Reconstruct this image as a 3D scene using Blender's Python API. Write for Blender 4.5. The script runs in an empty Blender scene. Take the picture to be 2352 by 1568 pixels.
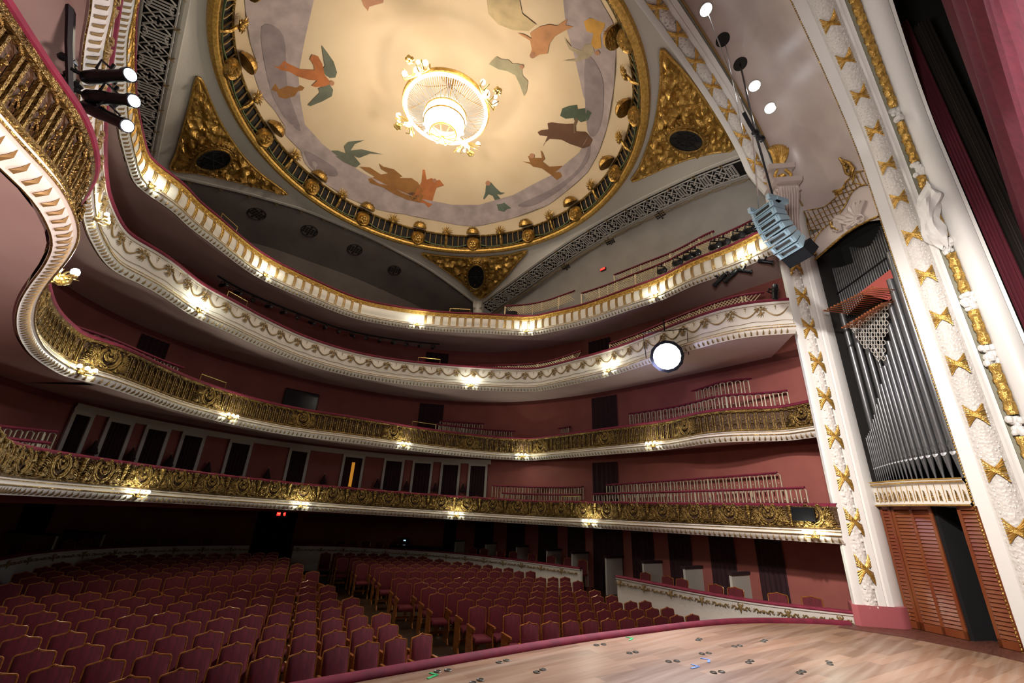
import bpy, bmesh, math, random
import numpy as np
from mathutils import Vector, Matrix, noise
from mathutils.bvhtree import BVHTree
from mathutils.geometry import delaunay_2d_cdt
random.seed(7)
PI = math.pi
SC = bpy.context.scene
COL = SC.collection

# ------------------------------------------------------------------ camera
FPX, PITCH, ROLL = 1000.0, math.radians(21.8), math.radians(2.7)
AXA = math.radians(130.5)                       # heading of the hall's axis in the camera's level frame
AX = Vector((math.cos(AXA), math.sin(AXA))); PE = Vector((AX.y, -AX.x))
CAM = Vector((-4.9343, -9.6730, 2.70))          # standing on the stage, 1.6 m above its boards
def _h(v):                                      # level camera frame -> hall frame (x across, y to the rear)
    return Vector((v[0]*PE.x+v[1]*PE.y, v[0]*AX.x+v[1]*AX.y, v[2]))
_F = Vector((0, math.cos(PITCH), math.sin(PITCH))); _R = Vector((1, 0, 0)); _U = _R.cross(_F)
_R2 = _R*math.cos(ROLL)+_U*math.sin(ROLL); _U2 = -_R*math.sin(ROLL)+_U*math.cos(ROLL)
CR, CU, CF = _h(_R2), _h(_U2), _h(_F)
cd = bpy.data.cameras.new('camera'); cam = bpy.data.objects.new('camera', cd); COL.objects.link(cam)
cd.sensor_width = 36.0; cd.lens = FPX/2352*36.0; cd.clip_start = .05; cd.clip_end = 200
M = Matrix.Identity(4)
for i in range(3):
    M[i][0], M[i][1], M[i][2], M[i][3] = CR[i], CU[i], -CF[i], CAM[i]
cam.matrix_world = M
SC.camera = cam

# ------------------------------------------------------------------ view, world
SC.view_settings.view_transform = 'Standard'; SC.view_settings.look = 'None'
SC.view_settings.gamma = 1.0; SC.view_settings.use_curve_mapping = False
SC.view_settings.exposure = 0.15
SC.cycles.max_bounces = 4; SC.cycles.diffuse_bounces = 2; SC.cycles.glossy_bounces = 2
SC.cycles.transmission_bounces = 2; SC.cycles.transparent_max_bounces = 4
SC.cycles.caustics_reflective = False; SC.cycles.caustics_refractive = False
SC.cycles.use_denoising = True; SC.cycles.use_adaptive_sampling = True; SC.cycles.adaptive_threshold = 0.02
SC.cycles.sample_clamp_indirect = 4.0
W = bpy.data.worlds.new('world'); SC.world = W; W.use_nodes = True
W.node_tree.nodes['Background'].inputs[0].default_value = (.9, .75, .6, 1)
W.node_tree.nodes['Background'].inputs[1].default_value = 0.05

def lamp(name, kind, loc, power, color=(1, 1, 1), size=.1, target=None, spot=60, blend=.5):
    l = bpy.data.lights.new(name, kind); l.energy = power; l.color = color
    if kind == 'AREA': l.size = size
    else: l.shadow_soft_size = size
    if kind == 'SPOT': l.spot_size = math.radians(spot); l.spot_blend = blend
    o = bpy.data.objects.new(name, l); COL.objects.link(o); o.location = loc
    if target is not None:
        o.rotation_euler = (Vector(target)-Vector(loc)).to_track_quat('-Z', 'Y').to_euler()
    return o
# stage lighting rigged above the boards, aimed at the proscenium and the apron, plus one added low fill
lamp('stage_light', 'SPOT', (-4.6, -9.6, 8.6), 4800, (1, .95, .9), .2, (6.2, -9.4, 3.4), 58, .8)
lamp('stage_light', 'SPOT', (.5, -9.2, 10.2), 560, (1, .93, .88), .3, (2.5, -8.2, 1.1), 75, .9)
lamp('stage_light', 'SPOT', (-2.5, -9.4, 8.5), 900, (1, .8, .78), .4, (2.2, -3.0, 1.1), 46, .9)
lamp('stage_light', 'SPOT', (-4.2, -9.5, 7.4), 1400, (1, .90, .84), .3, (7.2, -5.6, 3.6), 40, .9)
lamp('soffit_fill', 'SPOT', (-3.0, -10.4, 1.5), 2400, (1, .76, .70), .3, (-6.9, -5.0, 4.7), 40, .9)  # unseen fill added for light bounced off the boards onto the left soffit
lamp('stage_light', 'SPOT', (-3.5, -9.2, 4.5), 1500, (1, .95, .9), .3, (5.8, -8.9, 10.2), 56, .9)
# chandelier's own light on the dome and the hall
for k in range(6):
    lamp('chandelier_light', 'POINT', (1.75*math.cos(k*PI/3+.3), 1.75*math.sin(k*PI/3+.3), 14.75), 50, (1, .87, .70), .12)
lamp('chandelier_light', 'POINT', (0, 0, 13.4), 230, (1, .87, .70), .3)

# ------------------------------------------------------------------ ray helpers
def ray(px, py):
    return (CR*((px-1176)/FPX)-CU*((py-784)/FPX)+CF)
def at_z(px, py, z):
    d = ray(px, py); return CAM+d*((z-CAM.z)/d.z)
def at_plane(px, py, n, k):
    d = ray(px, py); n = Vector(n); return CAM+d*((k-CAM.dot(n))/d.dot(n))
def at_d(px, py, dist):
    return CAM+ray(px, py).normalized()*dist

# ------------------------------------------------------------------ materials
def mat(name, color, rough=.6, metal=0, emit=None, bump=None, mix=None, sheen=0, spec=None):
    m = bpy.data.materials.new(name); m.use_nodes = True
    nt = m.node_tree; b = nt.nodes['Principled BSDF']
    b.inputs['Base Color'].default_value = (*color, 1); b.inputs['Roughness'].default_value = rough
    b.inputs['Metallic'].default_value = metal
    if spec is not None: b.inputs['Specular IOR Level'].default_value = spec
    if sheen: b.inputs['Sheen Weight'].default_value = sheen; b.inputs['Sheen Roughness'].default_value = .4; b.inputs['Sheen Tint'].default_value = (*color, 1)
    if emit: b.inputs['Emission Color'].default_value = (*emit[0], 1); b.inputs['Emission Strength'].default_value = emit[1]
    tc = nt.nodes.new('ShaderNodeTexCoord')
    if mix:                                    # (second colour, scale, detail, stretch)
        c2, sc, det, st = mix
        mp = nt.nodes.new('ShaderNodeMapping'); mp.inputs['Scale'].default_value = st
        nt.links.new(tc.outputs['Object'], mp.inputs[0])
        n = nt.nodes.new('ShaderNodeTexNoise'); n.inputs['Scale'].default_value = sc; n.inputs['Detail'].default_value = det
        nt.links.new(mp.outputs[0], n.inputs['Vector'])
        r = nt.nodes.new('ShaderNodeValToRGB'); r.color_ramp.elements[0].position = .35; r.color_ramp.elements[1].position = .68
        r.color_ramp.elements[0].color = (*color, 1); r.color_ramp.elements[1].color = (*c2, 1)
        nt.links.new(n.outputs['Fac'], r.inputs[0]); nt.links.new(r.outputs[0], b.inputs['Base Color'])
    if bump:                                   # (scale, strength, kind)
        sc, st, kind = bump
        if kind == 'noise':
            n = nt.nodes.new('ShaderNodeTexNoise'); n.inputs['Scale'].default_value = sc; n.inputs['Detail'].default_value = 3; o = n.outputs['Fac']
        else:
            n = nt.nodes.new('ShaderNodeTexVoronoi'); n.inputs['Scale'].default_value = sc; o = n.outputs['Distance']
        nt.links.new(tc.outputs['Object'], n.inputs['Vector'])
        bp = nt.nodes.new('ShaderNodeBump'); bp.inputs['Strength'].default_value = st; bp.inputs['Distance'].default_value = .04
        nt.links.new(o, bp.inputs['Height']); nt.links.new(bp.outputs[0], b.inputs['Normal'])
    return m
MT = dict(
    white=mat('cream plaster', (.74, .68, .60), .5, bump=(14, .12, 'noise')),
    arch=mat('white plaster', (.82, .79, .75), .45, bump=(10, .08, 'noise')),
    carved=mat('carved white plaster', (.80, .76, .71), .5, mix=((.70, .64, .58), 30, 3, (1, 1, 1)), bump=(18, .35, 'vor')),
    gold=mat('gilding', (.58, .36, .10), .30, .85, bump=(24, .8, 'noise'), mix=((.26, .15, .035), 9, 3, (1, 1, 1))),
    bright=mat('bright gilding', (.80, .50, .14), .3, .72, bump=(40, .4, 'noise'), mix=((.50, .28, .05), 14, 3, (1, 1, 1))),
    oldgold=mat('aged gilding', (.30, .19, .055), .33, .85, bump=(26, .9, 'noise'), mix=((.10, .055, .016), 7, 4, (1, 1, 1))),
    darkpanel=mat('dark bronze ground', (.09, .045, .02), .6, .2, bump=(22, .8, 'noise')),
    leaf=mat('brown gilt leaf', (.30, .19, .07), .5, .35),
    velvet=mat('crimson velvet rail', (.19, .008, .03), .8, sheen=.6, mix=((.12, .004, .02), 6, 3, (1, 1, 1))),
    seat=mat('crimson seat velvet', (.125, .003, .010), .8, sheen=.03, mix=((.07, .002, .006), 9, 3, (6, 6, .6))),
    wood=mat('varnished gilt wood', (.42, .15, .035), .28, .25, mix=((.19, .065, .015), 12, 3, (1, 1, 8))),
    wall=mat('rose plaster wall', (.30, .085, .066), .8, mix=((.25, .067, .053), 1.6, 4, (1, 1, 1)), bump=(50, .06, 'noise')),
    soffit=mat('pale rose plaster', (.62, .45, .41), .8, mix=((.55, .39, .355), 1.2, 4, (1, 1, 1))),
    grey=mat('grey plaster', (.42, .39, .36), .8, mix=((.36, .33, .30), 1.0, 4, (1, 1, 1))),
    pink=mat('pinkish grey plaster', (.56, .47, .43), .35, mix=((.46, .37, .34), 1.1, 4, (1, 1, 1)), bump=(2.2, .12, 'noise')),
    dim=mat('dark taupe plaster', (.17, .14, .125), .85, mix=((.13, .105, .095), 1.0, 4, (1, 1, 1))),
    frame=mat('grey painted trim', (.50, .46, .40), .6),
    black=mat('black cloth', (.006, .005, .006), .9),
    drape=mat('dark red door curtain', (.035, .006, .010), .9, mix=((.015, .003, .005), 5, 2, (8, 8, .4))),
    metal=mat('black metal', (.015, .015, .018), .35, .6),
    steel=mat('bright steel', (.55, .57, .6), .25, .9),
    pipe=mat('dull tin pipe', (.19, .19, .195), .36, .7, mix=((.12, .12, .125), 3, 3, (1, 1, .3))),
    lip=mat('polished tin lip', (.8, .8, .82), .3, .7),
    copper=mat('polished copper', (.72, .25, .10), .25, .85),
    spk=mat('blue grey painted cabinet', (.24, .34, .40), .45, .1, bump=(30, .2, 'noise')),
    spkdark=mat('charcoal grille cloth', (.006, .006, .007), .95, spec=.1),
    rdoor=mat('red brown louvred wood', (.20, .058, .018), .3, mix=((.16, .03, .010), 4, 4, (1, 1, .25))),
    brass=mat('brass', (.75, .55, .2), .3, .9),
    redp=mat('dusty red paint', (.42, .075, .06), .6),
    rosebase=mat('rose painted plinth', (.42, .11, .12), .55),
    carpet=mat('red aisle carpet', (.20, .028, .025), .95, bump=(180, .3, 'noise')),
    hallfloor=mat('dark boards', (.045, .024, .012), .4, mix=((.025, .013, .007), 3, 4, (8, .6, 1))),
    glass=mat('dark pane', (.03, .03, .032), .12, .2),
    ironm=mat('grey cast lattice', (.60, .56, .52), .6),
    void=mat('dark void', (.012, .010, .009), .9),
    green=mat('green garland leaves', (.07, .10, .03), .6),
    curtain=mat('red stage curtain', (.095, .006, .016), .85, sheen=.12, mix=((.07, .004, .011), 4, 3, (5, 5, .4))),
)
def emis(name, c, s):
    m = bpy.data.materials.new(name); m.use_nodes = True; nt = m.node_tree; nt.nodes.clear()
    e = nt.nodes.new('ShaderNodeEmission'); e.inputs[0].default_value = (*c, 1); e.inputs[1].default_value = s
    o = nt.nodes.new('ShaderNodeOutputMaterial'); nt.links.new(e.outputs[0], o.inputs[0]); return m
MT['bulb'] = emis('glowing bulb', (.93, 1, .97), 14)
MT['warmbulb'] = emis('warm glowing crystal', (1, .93, .78), 6)
MT['ringglow'] = emis('glowing ring', (1, .95, .84), 5)
MT['lens'] = emis('bright lamp lens', (.92, .95, 1), 12)
MT['exit'] = emis('lit red sign', (1, .03, .03), 1.6)
MT['signmark'] = emis('orange sign marks', (1, .22, .06), 1.6)
MT['exitbg'] = mat('dark red sign', (.12, .005, .005), .5)
MT['amber'] = emis('amber corridor light', (.9, .36, .04), .45)
# stage boards
def plank_mat():
    m = bpy.data.materials.new('worn stage boards'); m.use_nodes = True; nt = m.node_tree; b = nt.nodes['Principled BSDF']
    tc = nt.nodes.new('ShaderNodeTexCoord'); mp = nt.nodes.new('ShaderNodeMapping'); mp.inputs['Rotation'].default_value = (0, 0, math.radians(9.5))
    nt.links.new(tc.outputs['Object'], mp.inputs[0])
    br = nt.nodes.new('ShaderNodeTexBrick'); br.inputs['Scale'].default_value = 1.0; br.inputs['Brick Width'].default_value = 1.3; br.inputs['Row Height'].default_value = .17
    br.inputs['Mortar Size'].default_value = .002; br.inputs['Color1'].default_value = (.33, .19, .115, 1); br.inputs['Color2'].default_value = (.17, .088, .048, 1)
    br.inputs['Mortar'].default_value = (.10, .045, .02, 1); br.inputs['Bias'].default_value = 0
    nt.links.new(mp.outputs[0], br.inputs['Vector'])
    mp2 = nt.nodes.new('ShaderNodeMapping'); mp2.inputs['Scale'].default_value = (.35, 8, 1); mp2.inputs['Rotation'].default_value = (0, 0, math.radians(9.5)); nt.links.new(tc.outputs['Object'], mp2.inputs[0])
    n = nt.nodes.new('ShaderNodeTexNoise'); n.inputs['Scale'].default_value = 1.6; n.inputs['Detail'].default_value = 8; nt.links.new(mp2.outputs[0], n.inputs['Vector'])
    r = nt.nodes.new('ShaderNodeValToRGB'); r.color_ramp.elements[0].position = .4; r.color_ramp.elements[1].position = .80; r.color_ramp.elements[1].color = (.62, .62, .62, 1)
    nt.links.new(n.outputs['Fac'], r.inputs[0])
    mx = nt.nodes.new('ShaderNodeMix'); mx.data_type = 'RGBA'; mx.blend_type = 'MIX'
    nt.links.new(r.outputs[0], mx.inputs[0]); nt.links.new(br.outputs[0], mx.inputs[6]); mx.inputs[7].default_value = (.44, .33, .25, 1)
    nt.links.new(mx.outputs[2], b.inputs['Base Color']); b.inputs['Roughness'].default_value = .38
    return m
MT['planks'] = plank_mat()

# ------------------------------------------------------------------ mesh helpers
class MB:
    def __init__(s): s.v = []; s.f = []
    def add(s, vs, fs):
        k = len(s.v); s.v += [tuple(v) for v in vs]; s.f += [tuple(i+k for i in f) for f in fs]; return s
    def box(s, c, d, mtx=None):
        x, y, z = d[0]/2, d[1]/2, d[2]/2
        vs = [Vector((sx*x, sy*y, sz*z)) for sz in (-1, 1) for sy in (-1, 1) for sx in (-1, 1)]
        vs = [(mtx @ v if mtx else v)+Vector(c) for v in vs]
        return s.add(vs, [(0, 2, 3, 1), (4, 5, 7, 6), (0, 1, 5, 4), (2, 6, 7, 3), (0, 4, 6, 2), (1, 3, 7, 5)])
    def tube(s, pts, r, n=6, cap=True, closed=False):
        pts = [Vector(p) for p in pts]; m = len(pts)
        rr = r if isinstance(r, (list, tuple)) else [r]*m
        rings = []; up = None
        for i, p in enumerate(pts):
            t = (pts[(i+1) % m]-pts[i-1]) if closed else (pts[min(i+1, m-1)]-pts[max(i-1, 0)])
            if t.length < 1e-9: t = Vector((0, 0, 1))
            t.normalize()
            if up is None: up = Vector((0, 0, 1)) if abs(t.z) < .9 else Vector((0, 1, 0))
            a = up-t*up.dot(t)
            if a.length < 1e-4: a = Vector((1, 0, 0))-t*t.x
            a.normalize(); up = a; b = t.cross(a)
            rings.append([p+(a*math.cos(2*PI*j/n)+b*math.sin(2*PI*j/n))*rr[i] for j in range(n)])
        vs = [v for q in rings for v in q]; fs = []
        for i in range(m if closed else m-1):
            i2 = (i+1) % m
            for j in range(n): fs.append((i*n+j, i*n+(j+1) % n, i2*n+(j+1) % n, i2*n+j))
        if cap and not closed: fs += [tuple(range(n))[::-1], tuple((m-1)*n+j for j in range(n))]
        return s.add(vs, fs)
    def lathe(s, prof, c=(0, 0, 0), n=12, mtx=None):     # prof: (radius, z)
        vs = []; c = Vector(c)
        for r, z in prof:
            for j in range(n):
                v = Vector((r*math.cos(2*PI*j/n), r*math.sin(2*PI*j/n), z)); vs.append((mtx @ v if mtx else v)+c)
        fs = []
        for i in range(len(prof)-1):
            for j in range(n): fs.append((i*n+j, i*n+(j+1) % n, (i+1)*n+(j+1) % n, (i+1)*n+j))
        fs += [tuple(range(n))[::-1], tuple((len(prof)-1)*n+j for j in range(n))]
        return s.add(vs, fs)
    def ball(s, c, r, n=8, sc=(1, 1, 1)):
        pr = []; vs = []; m = max(4, n//2)
        for i in range(m+1):
            a = -PI/2+PI*i/m; pr.append((math.cos(a)*r+1e-5, math.sin(a)*r))
        k = len(s.v); s.lathe(pr, (0, 0, 0), n)
        for i in range(k, len(s.v)):
            v = s.v[i]; s.v[i] = (v[0]*sc[0]+c[0], v[1]*sc[1]+c[1], v[2]*sc[2]+c[2])
        return s
    def grid(s, rows, closed=False):                     # list of equally long point rows
        n = len(rows[0]); vs = [p for r in rows for p in r]; fs = []
        for i in range(len(rows)-1):
            for j in range(n if closed else n-1):
                j2 = (j+1) % n; fs.append((i*n+j, i*n+j2, (i+1)*n+j2, (i+1)*n+j))
        return s.add(vs, fs)
    def prism(s, poly, fn, d0, d1):                      # 2D polygon, fn(u, v, depth) -> point
        n = len(poly); vs = [fn(u, v, d0) for u, v in poly]+[fn(u, v, d1) for u, v in poly]
        fs = [tuple(range(n)), tuple(range(n, 2*n))[::-1]]+[(i, (i+1) % n, n+(i+1) % n, n+i)[::-1] for i in range(n)]
        return s.add(vs, fs)
    def merge(s, o, mtx): return s.add([mtx @ Vector(v) for v in o.v], o.f)
    def mesh(s, name, m, smooth=True):
        me = bpy.data.meshes.new(name); me.from_pydata(s.v, [], s.f); me.materials.append(MT[m] if isinstance(m, str) else m)
        bm = bmesh.new(); bm.from_mesh(me); bmesh.ops.recalc_face_normals(bm, faces=bm.faces); bm.to_mesh(me); bm.free()
        if smooth:
            me.shade_smooth()
            try: me.set_sharp_from_angle(angle=math.radians(38))
            except Exception: pass
        return me
    def build(s, name, m, parent=None, smooth=True):
        return link(name, s.mesh(name, m, smooth), parent)
def link(name, me, parent=None, mtx=None):
    o = bpy.data.objects.new(name, me); COL.objects.link(o)
    if parent: o.parent = parent
    if mtx is not None: o.matrix_local = mtx
    return o
def tag(o, label, cat, group=None, kind=None):
    o['label'] = label; o['category'] = cat
    if group: o['group'] = group
    if kind: o['kind'] = kind
    return o
def thing(name, label, cat, loc=(0, 0, 0), rz=0, group=None, mtx=None):
    o = bpy.data.objects.new(name, None); COL.objects.link(o); o.location = loc; o.rotation_euler = (0, 0, rz)
    if mtx is not None: o.matrix_world = mtx
    return tag(o, label, cat, group)
def structure(o, label=None, cat=None):
    o['kind'] = 'structure'
    if label: o['label'] = label
    if cat: o['category'] = cat
    return o
def copy_tree(o, parent=None):
    c = o.copy(); COL.objects.link(c)
    if parent: c.parent = parent; c.matrix_parent_inverse = o.matrix_parent_inverse.copy()
    for ch in list(KIDS.get(o.name, ())): copy_tree(ch, c)
    return c
KIDS = {}
def note_kids(root):
    for ch in root.children:
        KIDS.setdefault(root.name, []).append(ch); note_kids(ch)
def spline(pts, step=.12):
    """Catmull-Rom through pts, resampled evenly."""
    P = [Vector(p) for p in pts]; out = []
    for i in range(len(P)-1):
        p0, p1, p2, p3 = P[max(i-1, 0)], P[i], P[i+1], P[min(i+2, len(P)-1)]
        for k in range(14):
            t = k/14; out.append(.5*((2*p1)+(p2-p0)*t+(2*p0-5*p1+4*p2-p3)*t*t+(3*p1-p0-3*p2+p3)*t**3))
    out.append(P[-1]); return resample(out, step)
def resample(out, step):
    L = [0]
    for i in range(1, len(out)): L.append(L[-1]+(out[i]-out[i-1]).length)
    n = max(2, int(L[-1]/step)); res = []; j = 0
    for k in range(n+1):
        s = L[-1]*k/n
        while j < len(L)-2 and L[j+1] < s: j += 1
        d = L[j+1]-L[j]; t = (s-L[j])/d if d > 0 else 0
        res.append(out[j].lerp(out[j+1], max(0, min(1, t))))
    return res
def smooth(P, n=3):
    for _ in range(n): P = [P[0]]+[(P[i-1]+P[i]*2+P[i+1])/4 for i in range(1, len(P)-1)]+[P[-1]]
    return P
class Curve:
    """A line in plan (with heights); its normal points into the hall."""
    def __init__(s, pts, step=.12, sm=3, raw=False):
        s.P = pts if raw else smooth(spline(pts, step), sm)
        s.L = [0]
        for i in range(1, len(s.P)): s.L.append(s.L[-1]+(s.P[i]-s.P[i-1]).xy.length)
        s.len = s.L[-1]
        s.N = []
        for i in range(len(s.P)):
            t = s.P[min(i+1, len(s.P)-1)]-s.P[max(i-1, 0)]; t = Vector((t.x, t.y, 0)).normalized()
            s.N.append(Vector((t.y, -t.x, 0)))            # paths run from the left side round the rear to the right
    def at(s, q):
        q = max(0, min(s.len-1e-6, q)); lo, hi = 0, len(s.L)-1
        while hi-lo > 1:
            m = (lo+hi)//2
            if s.L[m] <= q: lo = m
            else: hi = m
        t = (q-s.L[lo])/max(1e-9, s.L[lo+1]-s.L[lo])
        return s.P[lo].lerp(s.P[lo+1], t), s.N[lo].lerp(s.N[lo+1], t).normalized()
    def off(s, d, dz=0):
        P = []
        for p, n in zip(s.P, s.N): P.append(p-n*d+Vector((0, 0, dz)))
        return Curve(smooth(P, 6), raw=True)
    def hit(s, px, py):
        """where the sight line meets the vertical surface standing on the curve: (arc length, height)"""
        d = ray(px, py); best = None
        for i in range(len(s.P)-1):
            a, b = s.P[i], s.P[i+1]; e = (b-a)
            den = d.x*e.y-d.y*e.x
            if abs(den) < 1e-9: continue
            w = a-CAM; t = (w.x*e.y-w.y*e.x)/den; u = (w.x*d.y-w.y*d.x)/den
            if t > 0 and -1e-3 <= u <= 1.001 and (best is None or t > best[2]):
                best = (s.L[i]+u*(s.L[i+1]-s.L[i]), CAM.z+d.z*t, t)
        return best
    def mtx(s, q, dz=0, out=0):
        p, n = s.at(q); t = Vector((n.y, -n.x, 0))        # x = along, y = into the hall, z = up
        m = Matrix.Identity(4)
        for i in range(3): m[i][0], m[i][1], m[i][2] = t[i], n[i], (0, 0, 1)[i]
        q2 = p+n*out; m[0][3], m[1][3], m[2][3] = q2.x, q2.y, q2.z+dz
        return m
    def sweep(s, prof, a=0, b=None, mb=None):
        b = s.len if b is None else b; mb = mb or MB()
        qs = [a]+[l for l in s.L if a < l < b]+[b]; rows = []
        for q in qs:
            p, n = s.at(q); rows.append([p+n*o+Vector((0, 0, z)) for o, z in prof])
        return mb.grid(rows)

# ------------------------------------------------------------------ plan curves of the hall
def from_px(pts, z): return [at_z(x, y, z) for x, y in pts]
T1z = lambda x: 2.60+.10*(-x)/6.5*1.0-.03      # the lowest front dips slightly towards the right pillar
c1 = [(-5.9, -8.5), (-5.95, -5.0), (-6.1, -2.5), (-6.2, 0.0), (-5.8, 1.2), (-4.8, 2.3), (-3.3, 3.5), (-1.7, 4.2), (.2, 4.4), (2.4, 4.0), (4.3, 3.0), (5.9, 1.6), (6.1, -.3), (6.2, -2.8), (6.2, -5.0), (6.1, -7.0)]
T1 = Curve([(x, y, T1z(x)) for x, y in c1])
px2 = [(0, 392), (52, 430), (86, 479), (114, 537), (119, 558), (96, 610), (62, 654), (38, 699), (33, 740), (41, 775), (69, 816), (114, 847), (155, 868), (207, 878), (275, 899), (344, 923), (413, 945), (517, 971), (620, 992), (723, 1007), (800, 1016), (972, 1038), (1110, 1052), (1196, 1057), (1230, 1057), (1316, 1050), (1489, 1036), (1552, 1030), (1621, 1019), (1690, 1014), (1759, 1013), (1810, 1012), (1886, 1002)]
T2 = Curve([(-6.9, -8.2, 4.62), (-6.4, -6.8, 4.62)]+from_px(px2, 4.62), sm=5)
px3 = [(207, 0), (193, 69), (186, 138)]
px3b = [(193, 520), (213, 565), (238, 603), (265, 627), (310, 647), (362, 675), (413, 709), (448, 730), (517, 761), (585, 792), (689, 833), (800, 863), (903, 880), (1007, 890), (1110, 897), (1213, 900), (1248, 897), (1316, 883), (1420, 859), (1586, 806), (1707, 776), (1827, 766)]
T3 = Curve([(-6.9, -8.2, 6.82), (-6.3, -6.6, 6.82)]+from_px(px3, 6.82)+[(-6.42, -3.0, 6.82), (-6.45, -1.6, 6.82)]+from_px(px3b, 6.82), sm=5)
px4 = [(275, 0), (265, 52), (258, 103), (260, 172), (263, 241), (272, 310), (296, 396), (310, 427), (344, 451), (396, 486), (430, 520), (482, 558), (534, 599), (585, 634), (654, 668), (800, 727), (903, 749), (1007, 761), (1110, 766), (1213, 771), (1265, 763), (1351, 744), (1454, 711), (1523, 689), (1597, 655), (1690, 623), (1790, 579)]
T4 = Curve([(-6.9, -8.2, 9.0), (-6.6, -6.0, 9.0)]+from_px(px4, 9.0), sm=5)
WALLC = Curve([(-7.7, -8.5, 0), (-7.7, -1, 0), (-7.1, 2.6, 0), (-5.4, 4.9, 0), (-2.6, 6.3, 0), (.5, 6.6, 0), (3.6, 5.8, 0), (6.1, 3.6, 0), (7.2, .6, 0), (7.45, -3, 0), (7.35, -7.45, 0)], step=.25)
GROUND = Curve([(-8.3, -8, 0), (-8.2, 6.5, 0), (-6.2, 10.4, 0), (-3, 12.1, 0), (.5, 12.1, 0), (3.5, 10.9, 0), (6.3, 8, 0), (7.8, 4, 0), (8.0, 0, 0), (7.7, -3, 0), (7.35, -7.5, 0)], step=.25)
PARL = Curve([(-6.5, -8, 1.28), (-6.4, 3.5, 1.28), (-6.2, 6.4, 1.28), (-5.1, 8.4, 1.28), (-2.7, 9.7, 1.28), (-.45, 9.8, 1.28)], step=.2)
PARM = Curve([(1.0, 9.5, 1.28), (2.9, 8.7, 1.28), (5.2, 6.1, 1.28), (6.2, 3.4, 1.28), (6.6, .1, 1.28)], step=.2)
PARR = Curve([(6.1, -1.6, 1.28), (5.85, -3.0, 1.28), (5.6, -4.4, 1.28), (5.65, -5.6, 1.28), (6.2, -6.95, 1.28)], step=.2)

# ------------------------------------------------------------------ floors
STAGE = 1.1
apx = [(1960, 1437), (1900, 1433), (1800, 1430), (1700, 1431), (1600, 1439), (1500, 1452), (1350, 1472), (1185, 1499), (1000, 1532), (790, 1570)]
edge = [at_z(x, y, STAGE) for x, y in apx]
edge += [Vector((-3.6, -4.75, STAGE)), Vector((-5.0, -5.3, STAGE)), Vector((-6.2, -6.6, STAGE))]
edge = smooth(spline([tuple(e) for e in edge], .15), 4)
mb = MB(); back = [Vector((7.6-(15.2)*i/(len(edge)-1), -17.0, STAGE)) for i in range(len(edge))]
mb.grid([edge, back, [v-Vector((0, 0, .12)) for v in back]])
st = mb.build('floor_stage', 'planks'); structure(st, 'worn timber stage boards curving out towards the seats', 'floor')
mb = MB().grid([[v-Vector((0, 0, .001)) for v in edge], [v-Vector((0, 0, 1.2)) for v in edge]])
structure(mb.build('wall_stage_front', 'black'), 'dark front of the stage below the boards', 'wall')
# padded velvet roll along the stage edge
mb = MB(); mb.tube([v+Vector((0, .05, .0)) for v in edge], .075, 10)
roll = mb.build('velvet_edge_roll', 'velvet'); tag(roll, 'padded crimson velvet roll running along the curved stage edge', 'stage edge')
# dark strip of boards between the worn planks and the proscenium doors
mb = MB(); mb.prism([(6.75, -8.95), (7.3, -7.3), (6.2, -6.8), (5.55, -6.75), (5.75, -7.6), (5.6, -8.6), (5.0, -9.8), (3.2, -11.8), (3.6, -12.2), (7.4, -11.5)], lambda u, v, d: Vector((u, v, STAGE+d)), .001, .012)
structure(mb.build('floor_apron_strip', mat('dark red brown boards', (.13, .045, .03), .45, mix=((.08, .025, .016), 5, 4, (1, 8, 1)))), 'dark brown floor strip along the louvred doors', 'floor')
# stalls floor, gently raked
def zf(y): return .08+.016*max(0, y+4)
mb = MB(); ys = [-8, -6, -4, -2, 0, 2, 4, 6, 8, 10, 12.6]
mb.grid([[Vector((x, y, zf(y))) for x in (-9, 0, 9)] for y in ys])
structure(mb.build('floor', 'hallfloor'), 'dark raked wooden floor under the stalls seats', 'floor')
# raised floor of the boxes behind the parapets
def strip_between(ca, cb, z, name, m, n=60, kind=True, zb=None):
    mb = MB(); r1 = []; r2 = []
    for i in range(n+1):
        p, _ = ca.at(ca.len*i/n); q, _ = cb.at(cb.len*i/n)
        r1.append(Vector((p.x, p.y, z if not callable(z) else z(p)))); r2.append(Vector((q.x, q.y, (zb if zb is not None else z) if not callable(z) else z(q))))
    mb.grid([r1, r2]); return mb.build(name, m)
G2 = GROUND
def sub(c, a, b): return Curve([c.at(a+(b-a)*i/40)[0] for i in range(41)], raw=True)
for nm, pc, (x0, x1) in (('floor_boxes_left', PARL, (0, .52)), ('floor_boxes_rear', PARM, (.56, .80)), ('floor_boxes_right', PARR, (.83, 1.0))):
    o = strip_between(pc, sub(G2, G2.len*x0, G2.len*x1), .62, nm, 'hallfloor'); structure(o, 'dark floor of the ground level boxes', 'floor')
# carpet runner in the centre aisle
mb = MB()
for y0, y1 in ((-4.6, 9.3),):
    L = [(-.45, -4.6), (-.15, -1), (.15, 3), (.55, 7), (.8, 9.3)]
    mb.grid([[Vector((x-.05, y, zf(y)+.012)) for x, y in L], [Vector((x+.55, y, zf(y)+.012)) for x, y in L]])
tag(mb.build('aisle_carpet', 'carpet'), 'red carpet runner down the aisle between the two seat blocks', 'carpet')

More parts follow.
